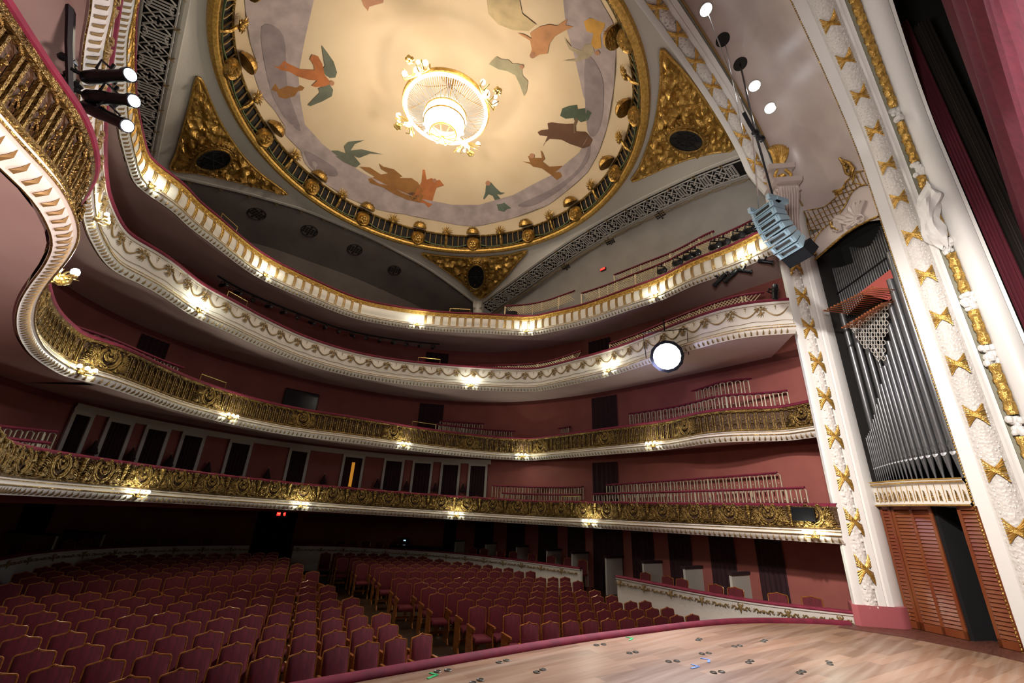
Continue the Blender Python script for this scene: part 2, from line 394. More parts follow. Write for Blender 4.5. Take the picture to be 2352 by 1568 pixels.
# ------------------------------------------------------------------ walls of each level
def wallsweep(c, z0, z1, name, m, label):
    o = c.sweep([(0, z0), (0, z1)]).build(name, m); structure(o, label, 'wall'); return o
wallsweep(GROUND, -.1, 2.75, 'wall_ground', 'wall', 'dark rose wall behind the ground level boxes')
for nm, z0, z1, lb in (('wall_first_tier', 2.5, 4.75, 'rose wall with doorways above the lowest balcony'), ('wall_second_tier', 4.6, 7.0, 'rose wall behind the second balcony'), ('wall_third_tier', 6.8, 9.15, 'rose wall behind the third balcony')):
    wallsweep(WALLC, z0, z1, nm, 'wall', lb)

# balcony slabs: soffit below, floor above
def slab(tc, wc, dz, name, zlow=None):
    mb = MB(); n = 120; a = []; b = []; c = []; e = []
    for i in range(n+1):
        p, nn = tc.at(tc.len*i/n)
        # matching wall point: march outward
        best = None
        for j in range(len(wc.P)):
            w = wc.P[j]; d = (w.xy-p.xy); v = abs(d.x*nn.y-d.y*nn.x)+(10 if d.dot(nn.xy) > 0 else 0)+.05*d.length
            if best is None or v < best[0]: best = (v, w)
        w = best[1]
        a.append(p+Vector((0, 0, .005))-nn*.02); m = Vector((w.x, w.y, p.z+dz)); 
        b.append(m); c.append(m+Vector((0, 0, .12))); e.append(p-nn*.14+Vector((0, 0, .17)))
    mb.grid([a, [x.lerp(y, .12)+Vector((0, 0, .02)) for x, y in zip(a, b)], b]); o = mb.build(name, 'soffit'); structure(o, 'pale rose plaster underside of a balcony', 'ceiling')
    mb = MB(); mb.grid([c, e]); structure(mb.build(name.replace('ceiling', 'floor'), 'hallfloor'), 'dark floor of a balcony', 'floor')
slab(T1, GROUND, .05, 'ceiling_under_first_tier')
slab(T2, WALLC, .12, 'ceiling_under_second_tier')
slab(T3, WALLC, .12, 'ceiling_under_third_tier')
slab(T4, WALLC, .12, 'ceiling_under_gallery')

# ------------------------------------------------------------------ balcony fronts
def leafband(c, root, pitch, o0, z0, o1, z1, w=.36):
    """row of little brown gilt leaves hanging on the cornice"""
    mb = MB(); n = int(c.len/pitch)
    for i in range(n):
        q = (i+.5)*pitch; hw = pitch*w*.5
        for (u, f, g) in ((0, 0, 1),):
            p, nn = c.at(q); p1, n1 = c.at(q-hw); p2, n2 = c.at(q+hw)
            a = p1+n1*(o0+.006)+Vector((0, 0, z0-.004)); b = p2+n2*(o0+.006)+Vector((0, 0, z0-.004))
            om = (o0+o1)/2+.022; zm = (z0+z1)/2-.012
            m1 = p1.lerp(p, .15)+n1*om+Vector((0, 0, zm)); m2 = p2.lerp(p, .15)+n2*om+Vector((0, 0, zm)); t = p+nn*(o1+.006)+Vector((0, 0, z1)); mid = p+nn*(om+.02)+Vector((0, 0, zm-.01))
            mb.add([a, b, m1, m2, t, mid], [(0, 1, 5), (0, 5, 2), (1, 3, 5), (2, 5, 4), (5, 3, 4)])
    return mb.build('leaf_moulding', 'leaf', root)
def scroll(cx, cz, r0, turns, a0, sgn=1, n=22, y=.02):
    return [Vector((cx+sgn*r0*(1-.8*i/n)*math.cos(a0+turns*2*PI*i/n), y+.02*i/n, cz+r0*(1-.8*i/n)*math.sin(a0+turns*2*PI*i/n))) for i in range(n+1)]
def taper(n, a, b): return [a+(b-a)*i/(n-1) for i in range(n)]
def fan(mb, cx, cz, r, a0, a1, k, w, y=.03):
    """acanthus leaf: a fan of tapering ribs"""
    for i in range(k):
        a = a0+(a1-a0)*i/(k-1)
        pts = [Vector((cx+r*t*math.cos(a+.35*t*(1 if a1 > a0 else -1)), y+.035*math.sin(PI*t), cz+r*t*math.sin(a+.35*t*(1 if a1 > a0 else -1)))) for t in (0, .35, .7, 1)]
        mb.tube(pts, [w*.6, w, w*.75, w*.15], 5)
def lyre_module(h, wd):
    """cup of nested U scrolls with acanthus leaves"""
    mb = MB()
    for s in (-1, 1):
        for (r, c, a0, a1, w, y) in ((.47, .50, -86, 58, .030, .035), (.385, .53, -84, 48, .018, .045), (.24, .60, -84, 40, .022, .05), (.16, .66, -80, 70, .012, .05)):
            pts = [Vector((s*h*r*.92*math.cos(math.radians(a0+(a1-a0)*i/12)), y, h*(c+r*math.sin(math.radians(a0+(a1-a0)*i/12))))) for i in range(13)]
            mb.tube(pts, [w*(.7+.3*math.sin(PI*i/12)) for i in range(13)], 6)
        p = scroll(s*h*.24, h*.93, h*.085, 1.2, 0, s); mb.tube(p, taper(len(p), .018, .006), 5)
        for (x, z, r, a0, a1, k, w) in ((.44, .02, .62, 88, 25, 7, .017), (.60, .05, .40, 80, 10, 5, .015), (.50, .50, .42, 95, 30, 5, .014), (.62, .42, .30, -20, 60, 4, .012), (.30, .0, .34, 60, 5, 4, .014)):
            fan(mb, s*x*h, h*z, h*r, PI/2-s*math.radians(90-a0), PI/2-s*math.radians(90-a1), k, w)
        p = scroll(s*h*.66, h*.30, h*.13, 1.3, PI, s); mb.tube(p, taper(len(p), .018, .006), 5)
        p = scroll(s*h*.60, h*.74, h*.10, 1.3, -PI/2, s); mb.tube(p, taper(len(p), .016, .005), 5)
        for x, z in ((.50, .88), (.72, .62), (.40, .12), (.70, .90)): mb.ball((s*x*h, .045, z*h), .02, 6, (1, .7, 1))
    fan(mb, 0, h*.74, h*.24, PI*.2, PI*.8, 6, .016, .045); mb.ball((0, .05, h*.70), .035, 8, (1, .5, .9))
    fan(mb, 0, h*.52, h*.16, -PI*.2, -PI*.8, 5, .012, .045); mb.tube([(0, .04, 0), (0, .06, h*.12)], [.012, .024], 5)
    return mb
def herm_module(h):
    mb = MB()
    pr = [(.035, 0), (.04, h*.06), (.025, h*.1), (.03, h*.3), (.05, h*.55), (.058, h*.66), (.04, h*.7), (.055, h*.76), (.05, h*.86), (.065, h*.92), (.065, h)]
    mb.lathe(pr, (0, .015, 0), 8)
    for s in (-1, 1): fan(mb, s*.05, h*.15, h*.4, PI/2-s*.2, PI/2-s*.9, 3, .014); mb.ball((s*.075, .02, h*.8), .022, 6)
    return mb
def place(c, mb_, name, m, root, qs, dz=0, out=0, flip=False):
    me = mb_.mesh(name, m)
    for q in qs: link(name, me, root, c.mtx(q, dz, out))
CP1 = [(0, 0), (.02, -.004), (.035, .02), (.075, .05), (.10, .085), (.105, .115), (.125, .125), (.13, .145), (.10, .155), (.085, .18), (.10, .20), (.085, .225), (.05, .24)]
def cornice(c, root, gold=True, k=1.0):
    prof = [(o, z*k) for o, z in CP1]
    c.sweep(prof).build('cornice', 'white', root)
    mb = MB()
    for o, z, r in ((.012, .004, .011), (.135, .135*k, .010), (.098, .205*k, .009)):
        mb.tube([p+n*o+Vector((0, 0, z)) for p, n in zip(c.P, c.N)], r, 5)
    mb.build('gilt_fillet', 'gold', root)
def handrail(c, root, z, o=.03, w=.09):
    c.sweep([(o, z-.035), (o+.035, z-.02), (o+.04, z+.015), (o+.01, z+.04), (o-w*.6, z+.045), (o-w, z+.02), (o-w, z-.04), (o, z-.035)]).build('handrail', 'velvet', root)

# --- lowest balcony: solid aged gilt relief
H1 = .70
b1 = thing('balcony_front', 'lowest balcony front, solid aged gilt relief of lyre scrolls over a white cornice', 'balcony', group=None)
cornice(T1, b1); leafband(T1, b1, .12, .035, .015, .104, .112)
T1.sweep([(.05, .235), (.055, .26), (.075, .27), (.06, .29), (.045, .31), (.045, H1-.06), (.06, H1-.04), (.06, H1-.02)]).build('relief_panel', 'darkpanel', b1)
T1.sweep([(.055, .255), (.075, .27), (.07, .29), (.05, .30)]).build('base_moulding', 'oldgold', b1)
handrail(T1, b1, H1)
n1 = int(T1.len/.86); qs = [(i+.5)*T1.len/n1 for i in range(n1)]
place(T1, lyre_module(H1-.28, .86), 'lyre_relief', 'oldgold', b1, qs, .29, .045)
place(T1, herm_module(H1-.30), 'herm_relief', 'oldgold', b1, [i*T1.len/n1 for i in range(1, n1)], .29, .05)

# --- second balcony: gilt balustrade with relief panels
H2 = .80
b2 = thing('balcony_front', 'second balcony front with gilt arcaded balusters and a bulging end', 'balcony')
cornice(T2, b2); leafband(T2, b2, .12, .035, .015, .104, .112)
T2.sweep([(.05, .235), (.075, .26), (.065, .29), (.03, .30), (0, .30)]).build('base_moulding', 'oldgold', b2)
T2.sweep([(-.01, .29), (-.01, H2-.05)]).build('relief_panel', 'darkpanel', b2)
T2.sweep([(0, H2-.09), (.04, H2-.08), (.05, H2-.05), (.05, H2-.03)]).build('top_moulding', 'oldgold', b2)
handrail(T2, b2, H2)
def baluster_module(h, w):
    mb = MB()
    for s in (-1, 1):
        mb.box((s*w*.36, .02, h*.45), (w*.13, .03, h*.9))
    mb.tube([Vector((w*.36*math.cos(a), .022, h*.84+w*.34*math.sin(a))) for a in [PI*i/6 for i in range(7)]], .012, 5)
    mb.tube([Vector((w*.2*math.cos(a), .02, h*.2+w*.3*math.sin(a))) for a in [PI*i/6 for i in range(7)]], .008, 4)
    mb.ball((0, .02, h*.55), w*.12, 6); mb.ball((0, .02, h*.36), w*.09, 6); mb.tube([(0, .02, h*.05), (0, .02, h*.7)], .006, 4)
    mb.ball((0, .03, h*.98), .016, 6)
    return mb
n2 = int(T2.len/.19); bal = []; pan = []
for i in range(n2):
    (pan if i % 15 == 7 else bal if (i % 15) not in (6, 8) else []).append((i+.5)*T2.len/n2)
def near_sort(c, qs): return sorted(qs, key=lambda q: (c.at(q)[0]-CAM).length)
bal = [q for q in bal if c1 and ((c := T2.at(q)[0])-CAM).dot(CF) > 0.5]
bs = near_sort(T2, bal); bm_ = baluster_module(H2-.38, .19)
place(T2, bm_, 'baluster', 'oldgold', b2, bs[:100], .30, .0)
rest = MB()
for q in bs[100:]: rest.merge(bm_, T2.mtx(q, .30, 0))
o = rest.build('balusters', 'oldgold', b2); o['kind'] = 'stuff'
place(T2, lyre_module(H2-.38, .56), 'relief_cartouche', 'oldgold', b2, pan, .30, .02)

# --- third balcony: cream panel with gilt garlands
H3 = .86
b3 = thing('balcony_front', 'third balcony front, smooth cream panel hung with gilt garlands', 'balcony')
cornice(T3, b3); leafband(T3, b3, .12, .035, .015, .104, .112)
T3.sweep([(.05, .235), (.03, .25), (.035, .32), (.05, .42), (.05, .52), (.03, .66), (.01, .76), (.03, .79), (.035, H3-.03)]).build('cream_panel', 'white', b3)
handrail(T3, b3, H3)
mb = MB()
for o, z in ((.04, .76), (.046, .33)): mb.tube([p+n*o+Vector((0, 0, z+(.012*math.sin(i*1.3) if z < .5 else 0))) for i, (p, n) in enumerate(zip(T3.P, T3.N))], .006, 4)
mb.build('gilt_line', 'leaf', b3)
def rosette_module():
    mb = MB()
    for k in range(9):
        a = k*2.4; r = .018*math.sqrt(k)*1.6; mb.ball((r*math.cos(a)*1.4, .02, r*math.sin(a)*1.1), .024, 6, (1, .7, 1))
    for s in (-1, 1): fan(mb, s*.03, .0, .12, PI/2-s*.5, PI/2-s*1.6, 3, .012, .015)
    fan(mb, 0, -.05, .15, -PI/2-.5, -PI/2+.5, 4, .014, .015); fan(mb, 0, .05, .05, PI/2-.6, PI/2+.6, 3, .009, .015)
    return mb
n3 = int(T3.len/.62); s3 = T3.len/n3
place(T3, rosette_module(), 'rosette', 'leaf', b3, [i*s3 for i in range(1, n3)], .63, .035)
mb = MB()
for i in range(n3):
    pts = []
    for k in range(9):
        q = (i+.08+.84*k/8)*s3; p, n = T3.at(q); z = .66-.20*math.sin(PI*k/8)
        pts.append(p+n*(.05+.012)+Vector((0, 0, z)))
    mb.tube(pts, [.008, .012, .016, .019, .02, .019, .016, .012, .008], 5)
mb.build('garland', 'leaf', b3)
def drop_module():
    mb = MB(); mb.ball((0, .01, .03), .013, 6, (2.2, .8, .9)); mb.ball((0, .01, -.02), .011, 6); mb.tube([(0, .01, .04), (0, .01, -.08)], [.008, .002], 4); return mb
place(T3, drop_module(), 'gilt_drop', 'leaf', b3, [(i+.5)*s3 for i in range(n3)], .68, .04)

# --- top balcony: white panels between gilt brackets
H4 = .80
b4 = thing('balcony_front', 'topmost balcony front, white panels between gilt brackets and a scroll frieze', 'balcony')
cornice(T4, b4); leafband(T4, b4, .12, .035, .015, .104, .112)
T4.sweep([(.05, .235), (.04, .26), (.06, .34), (.07, .44), (.05, .56), (.03, .60), (.03, H4-.05)]).build('white_panel', 'white', b4)
T4.sweep([(.035, .605), (.045, .62), (.045, .73), (.06, .75)]).build('gilt_frieze', 'bright', b4)
handrail(T4, b4, H4)
def bracket_module():
    mb = MB()
    for x in (-.035, 0, .035):
        mb.tube([(x, .05, .27), (x, .066, .34), (x, .078, .44), (x, .062, .55), (x, .05, .60)], [.009, .011, .012, .011, .009], 5)
    mb.ball((0, .08, .60), .03, 8, (1.3, .6, .8)); mb.tube([(-.06, .05, .265), (.06, .05, .265)], .008, 4)
    p = scroll(0, .67, .04, 1.1, 0, 1, 12, .055); mb.tube(p, .009, 5)
    return mb
def frieze_module():
    mb = MB()
    for s in (-1, 1): p = scroll(s*.055, .675, .042, 1.2, PI/2, s, 12, .055); mb.tube(p, .009, 5)
    mb.ball((0, .06, .70), .02, 6); return mb
n4 = int(T4.len/.30); s4 = T4.len/n4; q4 = near_sort(T4, [q for q in [(i+.5)*s4 for i in range(n4)] if (T4.at(q)[0]-CAM).dot(CF) > .3])
place(T4, bracket_module(), 'gilt_bracket', 'bright', b4, q4[:100])
place(T4, frieze_module(), 'frieze_scroll', 'bright', b4, [q+s4/2 for q in q4[:100]])

# ------------------------------------------------------------------ ceiling over the hall
S = 6.6; RR = 6.35; RZ = 13.7
def lin(tab, x):
    if x <= tab[0][0]: return tab[0][1]
    for (a, b), (c, d) in zip(tab, tab[1:]):
        if x <= c: return b+(d-b)*(x-a)/(c-a)
    return tab[-1][1]
SIDE = [(-6.6, 13.1), (-5, 13.42), (-2.6, 13.6), (-1.2, 13.62), (.66, 13.5), (2.5, 13.25), (4.2, 12.95), (5.8, 12.75), (6.6, 12.6)]
REAR = [(-6.6, 12.6), (-5.8, 12.82), (-4.2, 13.24), (-2.1, 13.63), (.78, 13.70), (3.45, 13.47), (4.97, 13.1), (6.2, 12.75), (6.6, 12.6)]
FRONT = [(-6.6, 12.9), (-5.5, 12.75), (-3, 13.15), (0, 13.25), (3, 13.15), (5.5, 12.75), (6.6, 12.9)]
def border(th):
    c, s = math.cos(th), math.sin(th); k = S/max(abs(c), abs(s)); x, y = c*k, s*k
    if abs(c) >= abs(s): z = lin(SIDE, y)
    elif s > 0: z = lin(REAR, x)
    else: z = max(13.1, lin(SIDE, -6.6))+.5*(1-(x/6.6)**2)
    return Vector((x, y, z))
NTH = 192; rows = []
for k in range(9):
    t = k/8; r = []
    for i in range(NTH):
        th = 2*PI*i/NTH; a = Vector((RR*math.cos(th), RR*math.sin(th), RZ)); b = border(th)
        p = a.lerp(b, t); p.z = RZ+(b.z-RZ)*t**1.4; r.append(p)
    rows.append(r)
mb = MB().grid(rows, True)
structure(mb.build('ceiling_pendentives', 'white'), 'white plaster ceiling corners around the dome ring', 'ceiling')
PEND = BVHTree.FromPolygons([Vector(v) for v in mb.v], mb.f)
# dome: shallow painted cap
DZ, DR, DH = 14.30, 5.95, 2.3
def dome_z(r): return DZ+DH*math.cos(min(1, r/DR)*PI/2)**.75
rows = []
for k in range(25):
    r = DR*(1-k/24) if k < 24 else .001
    rows.append([Vector((r*math.cos(2*PI*i/96), r*math.sin(2*PI*i/96), dome_z(r))) for i in range(96)])
mbd = MB().grid(rows, True)
dome = thing('ceiling_painting', 'large round painted dome of figures and mauve clouds on a warm cream sky', 'painting')
mbd.build('dome_ground', mat('cream painted sky', (.73, .57, .37), .8, mix=((.67, .50, .31), .5, 4, (1, 1, 1)), bump=(60, .08, 'noise')), dome)
DOME = BVHTree.FromPolygons([Vector(v) for v in mbd.v], mbd.f)
def inside(p, poly):
    x, y = p; c = False; j = len(poly)-1
    for i in range(len(poly)):
        xi, yi = poly[i]; xj, yj = poly[j]
        if (yi > y) != (yj > y) and x < (xj-xi)*(y-yi)/(yj-yi)+xi: c = not c
        j = i
    return c
def catmull2(poly, k=4):
    n = len(poly); out = []
    for i in range(n):
        p0, p1, p2, p3 = [Vector(poly[(i+d) % n]) for d in (-1, 0, 1, 2)]
        for j in range(k):
            t = j/k; v = .5*((2*p1)+(p2-p0)*t+(2*p0-5*p1+4*p2-p3)*t*t+(3*p1-p0-3*p2+p3)*t**3); out.append((v.x, v.y))
    return out
def decal(poly, tree, off, step, relief=0, rs=1.0, curve=True, edge_off=None):
    """a patch of surface cut to the outline, lying on (or modelled in relief over) the surface behind it"""
    if curve: poly = catmull2(poly)
    n = len(poly); pts = [Vector(p) for p in poly]; eds = [(i, (i+1) % n) for i in range(n)]
    x0, x1 = min(p[0] for p in poly), max(p[0] for p in poly); y0, y1 = min(p[1] for p in poly), max(p[1] for p in poly)
    y = y0+step/2; q = 0
    while y < y1:
        x = x0+step/2+(q % 2)*step/2
        while x < x1:
            if inside((x, y), poly) and min((Vector((x, y))-pts[i]).length for i in range(n)) > step*.5: pts.append(Vector((x, y)))
            x += step
        y += step*.87; q += 1
    r = delaunay_2d_cdt(pts, eds, [], 1, 1e-4); vs = []; ok = True
    for v in r[0]:
        loc, nor, _, _ = tree.ray_cast(CAM, ray(v.x, v.y).normalized())
        if loc is None: loc, nor, _, _ = tree.find_nearest(at_d(v.x, v.y, 15))
        if nor.dot(CAM-loc) < 0: nor = -nor
        d = min((v-pts[i]).length for i in range(n))
        e = 0
        if relief:
            q = loc*rs; e = relief*min(1, d/(step*2))*(max(0, noise.noise(q)*1.2+.35)+.5*abs(noise.noise(q*2.3)))
        vs.append(loc+nor*(off+e))
    return MB().add(vs, r[2])
flat = {}
def paint(c):
    if c not in flat: flat[c] = mat('fresco pigment', c, .8, mix=(tuple(x*.72 for x in c), 2.2, 4, (1, 1, 1)))
    return flat[c]
# cloud bank painted around the rim (an outline traced in plan, on the dome itself)
cloud_out = [(560, -40), (563, 20), (575, 100), (590, 145), (583, 170), (598, 215), (632, 255), (655, 290), (655, 310), (690, 345), (700, 375), (745, 420), (800, 455), (870, 482), (930, 492), (1000, 506), (1050, 516), (1090, 520), (1140, 510), (1180, 500), (1260, 470), (1300, 440), (1350, 395), (1375, 350), (1395, 290), (1410, 200), (1415, 120), (1412, 60), (1395, -30)]
cloud_in = [(1290, -40), (1300, 60), (1320, 130), (1340, 220), (1353, 250), (1358, 300), (1330, 350), (1270, 400), (1230, 420), (1180, 447), (1100, 470), (1040, 470), (960, 455), (900, 430), (840, 400), (790, 370), (740, 330), (700, 285), (690, 230), (685, 170), (700, 90), (725, -20)]
mb = decal(cloud_out+[(1340, -60)]+cloud_in+[(640, -60)], DOME, -.0+.012, 26, curve=False)
mb.build('cloud_bank', paint((.48, .385, .37)), dome)
for pl in ([(700, 345), (760, 378), (775, 395), (770, 405), (740, 400), (715, 385)], [(600, 60), (650, 80), (660, 200), (690, 300), (640, 250), (612, 170)], [(1190, 470), (1270, 432), (1330, 385), (1355, 330), (1350, 370), (1300, 425), (1230, 470)], [(1345, 130), (1385, 180), (1380, 290), (1350, 300)]):
    decal(pl, DOME, .02, 16).build('cloud_fold', paint((.33, .26, .265)), dome)
O1, O2, O3, BR, GR, YE, SK = (.52, .17, .05), (.55, .25, .10), (.34, .15, .04), (.15, .07, .035), (.16, .17, .12), (.70, .36, .06), (.50, .24, .13)
figs = [
 (O1, [(627, 150), (640, 152), (652, 138), (662, 145), (690, 158), (722, 160), (720, 148), (711, 135), (716, 124), (730, 128), (740, 145), (746, 172), (758, 186), (757, 193), (744, 198), (724, 199), (715, 196), (728, 184), (708, 182), (682, 174), (663, 163), (645, 160)]),
 (GR, [(739, 103), (752, 120), (766, 140), (774, 165), (770, 177), (757, 178), (748, 172), (740, 160), (746, 150), (742, 128)]),
 (GR, [(757, 193), (765, 205), (762, 220), (740, 232), (712, 243), (707, 240), (720, 226), (734, 212), (731, 202)]),
 (O3, [(622, 205), (632, 190), (640, 204), (660, 196), (680, 200), (690, 195), (699, 200), (694, 207), (684, 208), (676, 220), (655, 226), (640, 222), (635, 210)]),
 (GR, [(760, 345), (776, 345), (795, 352), (790, 335), (800, 325), (838, 321), (815, 330), (805, 345), (830, 342), (880, 354), (850, 352), (825, 362), (812, 356), (828, 376), (818, 384), (790, 372), (770, 358)]),
 (O3, [(826, 382), (850, 384), (875, 400), (905, 395), (920, 408), (945, 408), (960, 418), (975, 445), (965, 465), (935, 458), (905, 445), (880, 430), (850, 420), (845, 410), (862, 405), (840, 392)]),
 (O3, [(870, 374), (880, 382), (905, 388), (925, 405), (905, 410), (890, 396), (876, 388)]),
 (O1, [(950, 450), (960, 430), (968, 418), (971, 389), (976, 389), (980, 412), (992, 408), (998, 415), (1010, 412), (1020, 425), (1003, 430), (996, 450), (992, 470), (984, 476), (975, 466), (958, 464)]),
 ((.13, .16, .12), [(1116, 426), (1120, 420), (1128, 418), (1138, 430), (1150, 441), (1160, 442), (1150, 446), (1141, 445), (1155, 462), (1175, 478), (1165, 480), (1158, 486), (1145, 483), (1141, 468), (1132, 449), (1122, 445), (1112, 457), (1110, 455), (1115, 441)]),
 (O3, [(1200, 370), (1218, 372), (1213, 358), (1222, 355), (1228, 362), (1245, 362), (1242, 345), (1246, 348), (1252, 364), (1246, 370), (1262, 382), (1292, 380), (1288, 395), (1292, 404), (1280, 413), (1265, 400), (1245, 386), (1225, 382), (1218, 376)]),
 (BR, [(1235, 303), (1243, 298), (1260, 296), (1258, 282), (1268, 280), (1282, 282), (1300, 284), (1318, 283), (1318, 300), (1345, 302), (1362, 320), (1355, 335), (1340, 340), (1310, 330), (1290, 320), (1262, 318), (1250, 328), (1248, 336), (1258, 312), (1240, 310)]),
 ((.09, .12, .075), [(1287, 265), (1292, 248), (1308, 242), (1325, 240), (1326, 250), (1345, 247), (1360, 258), (1352, 275), (1335, 280), (1325, 272), (1322, 282), (1318, 270), (1300, 272)]),
 (O2, [(1188, 74), (1205, 78), (1222, 88), (1218, 75), (1240, 60), (1262, 55), (1280, 58), (1304, 42), (1300, 56), (1318, 60), (1300, 68), (1275, 82), (1262, 100), (1258, 122), (1240, 124), (1225, 132), (1217, 128), (1222, 112), (1218, 92)]),
 ((.38, .33, .20), [(1123, 146), (1142, 128), (1150, 135), (1168, 136), (1178, 146), (1190, 145), (1200, 150), (1200, 172), (1213, 185), (1210, 210), (1204, 220), (1195, 195), (1184, 172), (1165, 162), (1145, 158)]),
 (YE, [(1342, 48), (1355, 40), (1375, 42), (1392, 33), (1390, 60), (1380, 78), (1382, 108), (1368, 112), (1358, 100), (1364, 75), (1348, 70)]),
 ((.48, .38, .24), [(1296, 85), (1312, 105), (1335, 115), (1345, 100), (1362, 100), (1366, 120), (1352, 132), (1325, 140), (1292, 138), (1325, 134), (1330, 125), (1308, 112)]),
 ((.56, .42, .22), [(1116, -20), (1122, 30), (1145, 55), (1180, 68), (1215, 70), (1232, 55), (1200, 30), (1190, -20)]),
 (SK, [(824, -20), (835, 12), (845, 24), (848, 14), (880, 5), (884, -20)]),
 (BR, [(936, 444), (950, 440), (960, 452), (948, 460)]),
]
for c, pl in figs:
    o = decal(pl, DOME, .022, 9, curve=False).build('painted_figure', paint(c), dome)
# tree trunk of the painted tree, small heads
for x, y, r, c in ((762, 190, 6, SK), (1222, 357, 6, SK), (1121, 420, 6, SK), (998, 414, 5, SK), (1224, 126, 7, SK), (1199, 152, 5, SK), (1373, 120, 6, SK)):
    decal([(x+r*math.cos(a), y+r*math.sin(a)) for a in [k*PI/4 for k in range(8)]], DOME, .028, 8, curve=False).build('painted_head', paint(c), dome)
decal([(1318, 305), (1323, 305), (1322, 288), (1328, 272), (1323, 270), (1318, 285)], DOME, .027, 8, curve=False).build('painted_trunk', paint((.2, .12, .06)), dome)

# --- gilt ring gallery around the dome
ring = thing('dome_ring', 'gilt balustraded ring of medallions and garlands around the painted dome', 'ornament', (0, 0, 0))
def circ(r, z, n=160): return [Vector((r*math.cos(2*PI*i/n), r*math.sin(2*PI*i/n), z)) for i in range(n)]
mb = MB()
mb.grid([circ(6.36, 13.69), circ(6.30, 13.60), circ(6.20, 13.58), circ(6.12, 13.63), circ(6.10, 13.70)], True)
mb.build('gilt_rim', 'bright', ring)
mb = MB(); mb.grid([circ(6.22, 13.68), circ(6.12, 13.9), circ(6.02, 14.2), circ(5.96, 14.32)], True); mb.build('dark_band', 'void', ring)
mb = MB(); mb.tube(circ(5.94, 14.30), .05, 6, closed=True); mb.tube(circ(6.10, 13.74), .045, 6, closed=True); mb.build('gilt_edge', 'oldgold', ring)
mb = MB()
for i in range(150):
    a = 2*PI*i/150; c, s = math.cos(a), math.sin(a)
    mb.tube([(6.13*c, 6.13*s, 13.74), (6.02*c, 6.02*s, 14.0), (5.93*c, 5.93*s, 14.3)], [.016, .026, .014], 5)
o = mb.build('balusters', 'leaf', ring); o['kind'] = 'stuff'
med = MB()
med.lathe([(.0, .10), (.10, .10), (.13, .06), (.17, .09), (.20, .05), (.22, 0)], (0, 0, .0), 16, Matrix.Rotation(-PI/2, 4, 'X'))
for k in range(6): med.ball((.07*math.cos(k*PI/3), .09, .07*math.sin(k*PI/3)), .035, 6)
med.ball((0, .1, 0), .045, 6)
cap = MB(); cap.lathe([(.0, .16), (.10, .15), (.16, .10), (.20, .02), (.20, -.03), (.0, -.03)], (0, .05, .34), 14)
for k in range(7):
    a = k*PI/6; cap.tube([(0, .08, .36), (.19*math.cos(a), .13, .36+.16*math.sin(a))], [.02, .008], 4)
pal = MB(); fan(pal, 0, .30, .24, PI*.15, PI*.85, 7, .022, .04); pal.tube([(0, .02, -.25), (0, .09, 0), (0, .05, .3)], [.03, .045, .03], 6)
pal.ball((0, .1, .25), .06, 8); pal.tube([(-.14, .06, .28), (.14, .06, .28)], .02, 5)
for k in range(5): pal.ball((-.12+.06*k, .07, .33+.03*(2-abs(k-2))), .03, 6)
mm, cm, pm = med.mesh('medallion', 'gold'), cap.mesh('shell_cap', 'gold'), pal.mesh('palmette', 'gold')
def ringm(a, r, z, tilt=-.55):
    c, s = math.cos(a), math.sin(a); m = Matrix(((-s, -c, 0, r*c), (c, -s, 0, r*s), (0, 0, 1, z), (0, 0, 0, 1)))   # y points to the centre
    return m @ Matrix.Rotation(tilt, 4, 'X')
# px positions of medallions around the rim, by azimuth
meds = [math.atan2(p.y, p.x) for p in [at_z(x, y, 13.95) for x, y in ((528, 155), (607, 315), (717, 428), (835, 500), (960, 545), (1086, 555), (1209, 535), (1314, 485), (1402, 395), (1457, 266), (1448, 88))]]
meds = sorted(meds); stepa = sum(b-a for a, b in zip(meds, meds[1:]))/(len(meds)-1)
a = meds[-1]+stepa
while a < meds[0]+2*PI-stepa*.6: meds.append(a); a += stepa
for a in meds:
    link('medallion', mm, ring, ringm(a, 6.0, 13.92) @ Matrix.Scale(1.45, 4)); link('shell_cap', cm, ring, ringm(a, 6.0, 13.92) @ Matrix.Scale(1.45, 4))
for a, b in zip(meds, meds[1:]+[meds[0]+2*PI]):
    link('palmette', pm, ring, ringm((a+b)/2, 6.0, 13.98) @ Matrix.Scale(1.25, 4))
mb = MB()
for a, b in zip(meds, meds[1:]+[meds[0]+2*PI]):
    h = (a+b)/2
    for u, v in ((a, h), (h, b)):
        pts = []
        for k in range(9):
            t = k/8; th = u+(v-u)*t; r = 5.98; z = (14.05 if (u == a) == (t < .5) else 13.82) if k in (0, 8) else 13.9
            zz = (14.02+(13.80-14.02)*t if u == a else 13.80+(14.02-13.80)*t)-.10*math.sin(PI*t); rr = 6.0-(14.3-zz)*-.10
            pts.append((rr*math.cos(th), rr*math.sin(th), zz))
        mb.tube(pts, .03, 5)
mb.build('garland', 'green', ring)

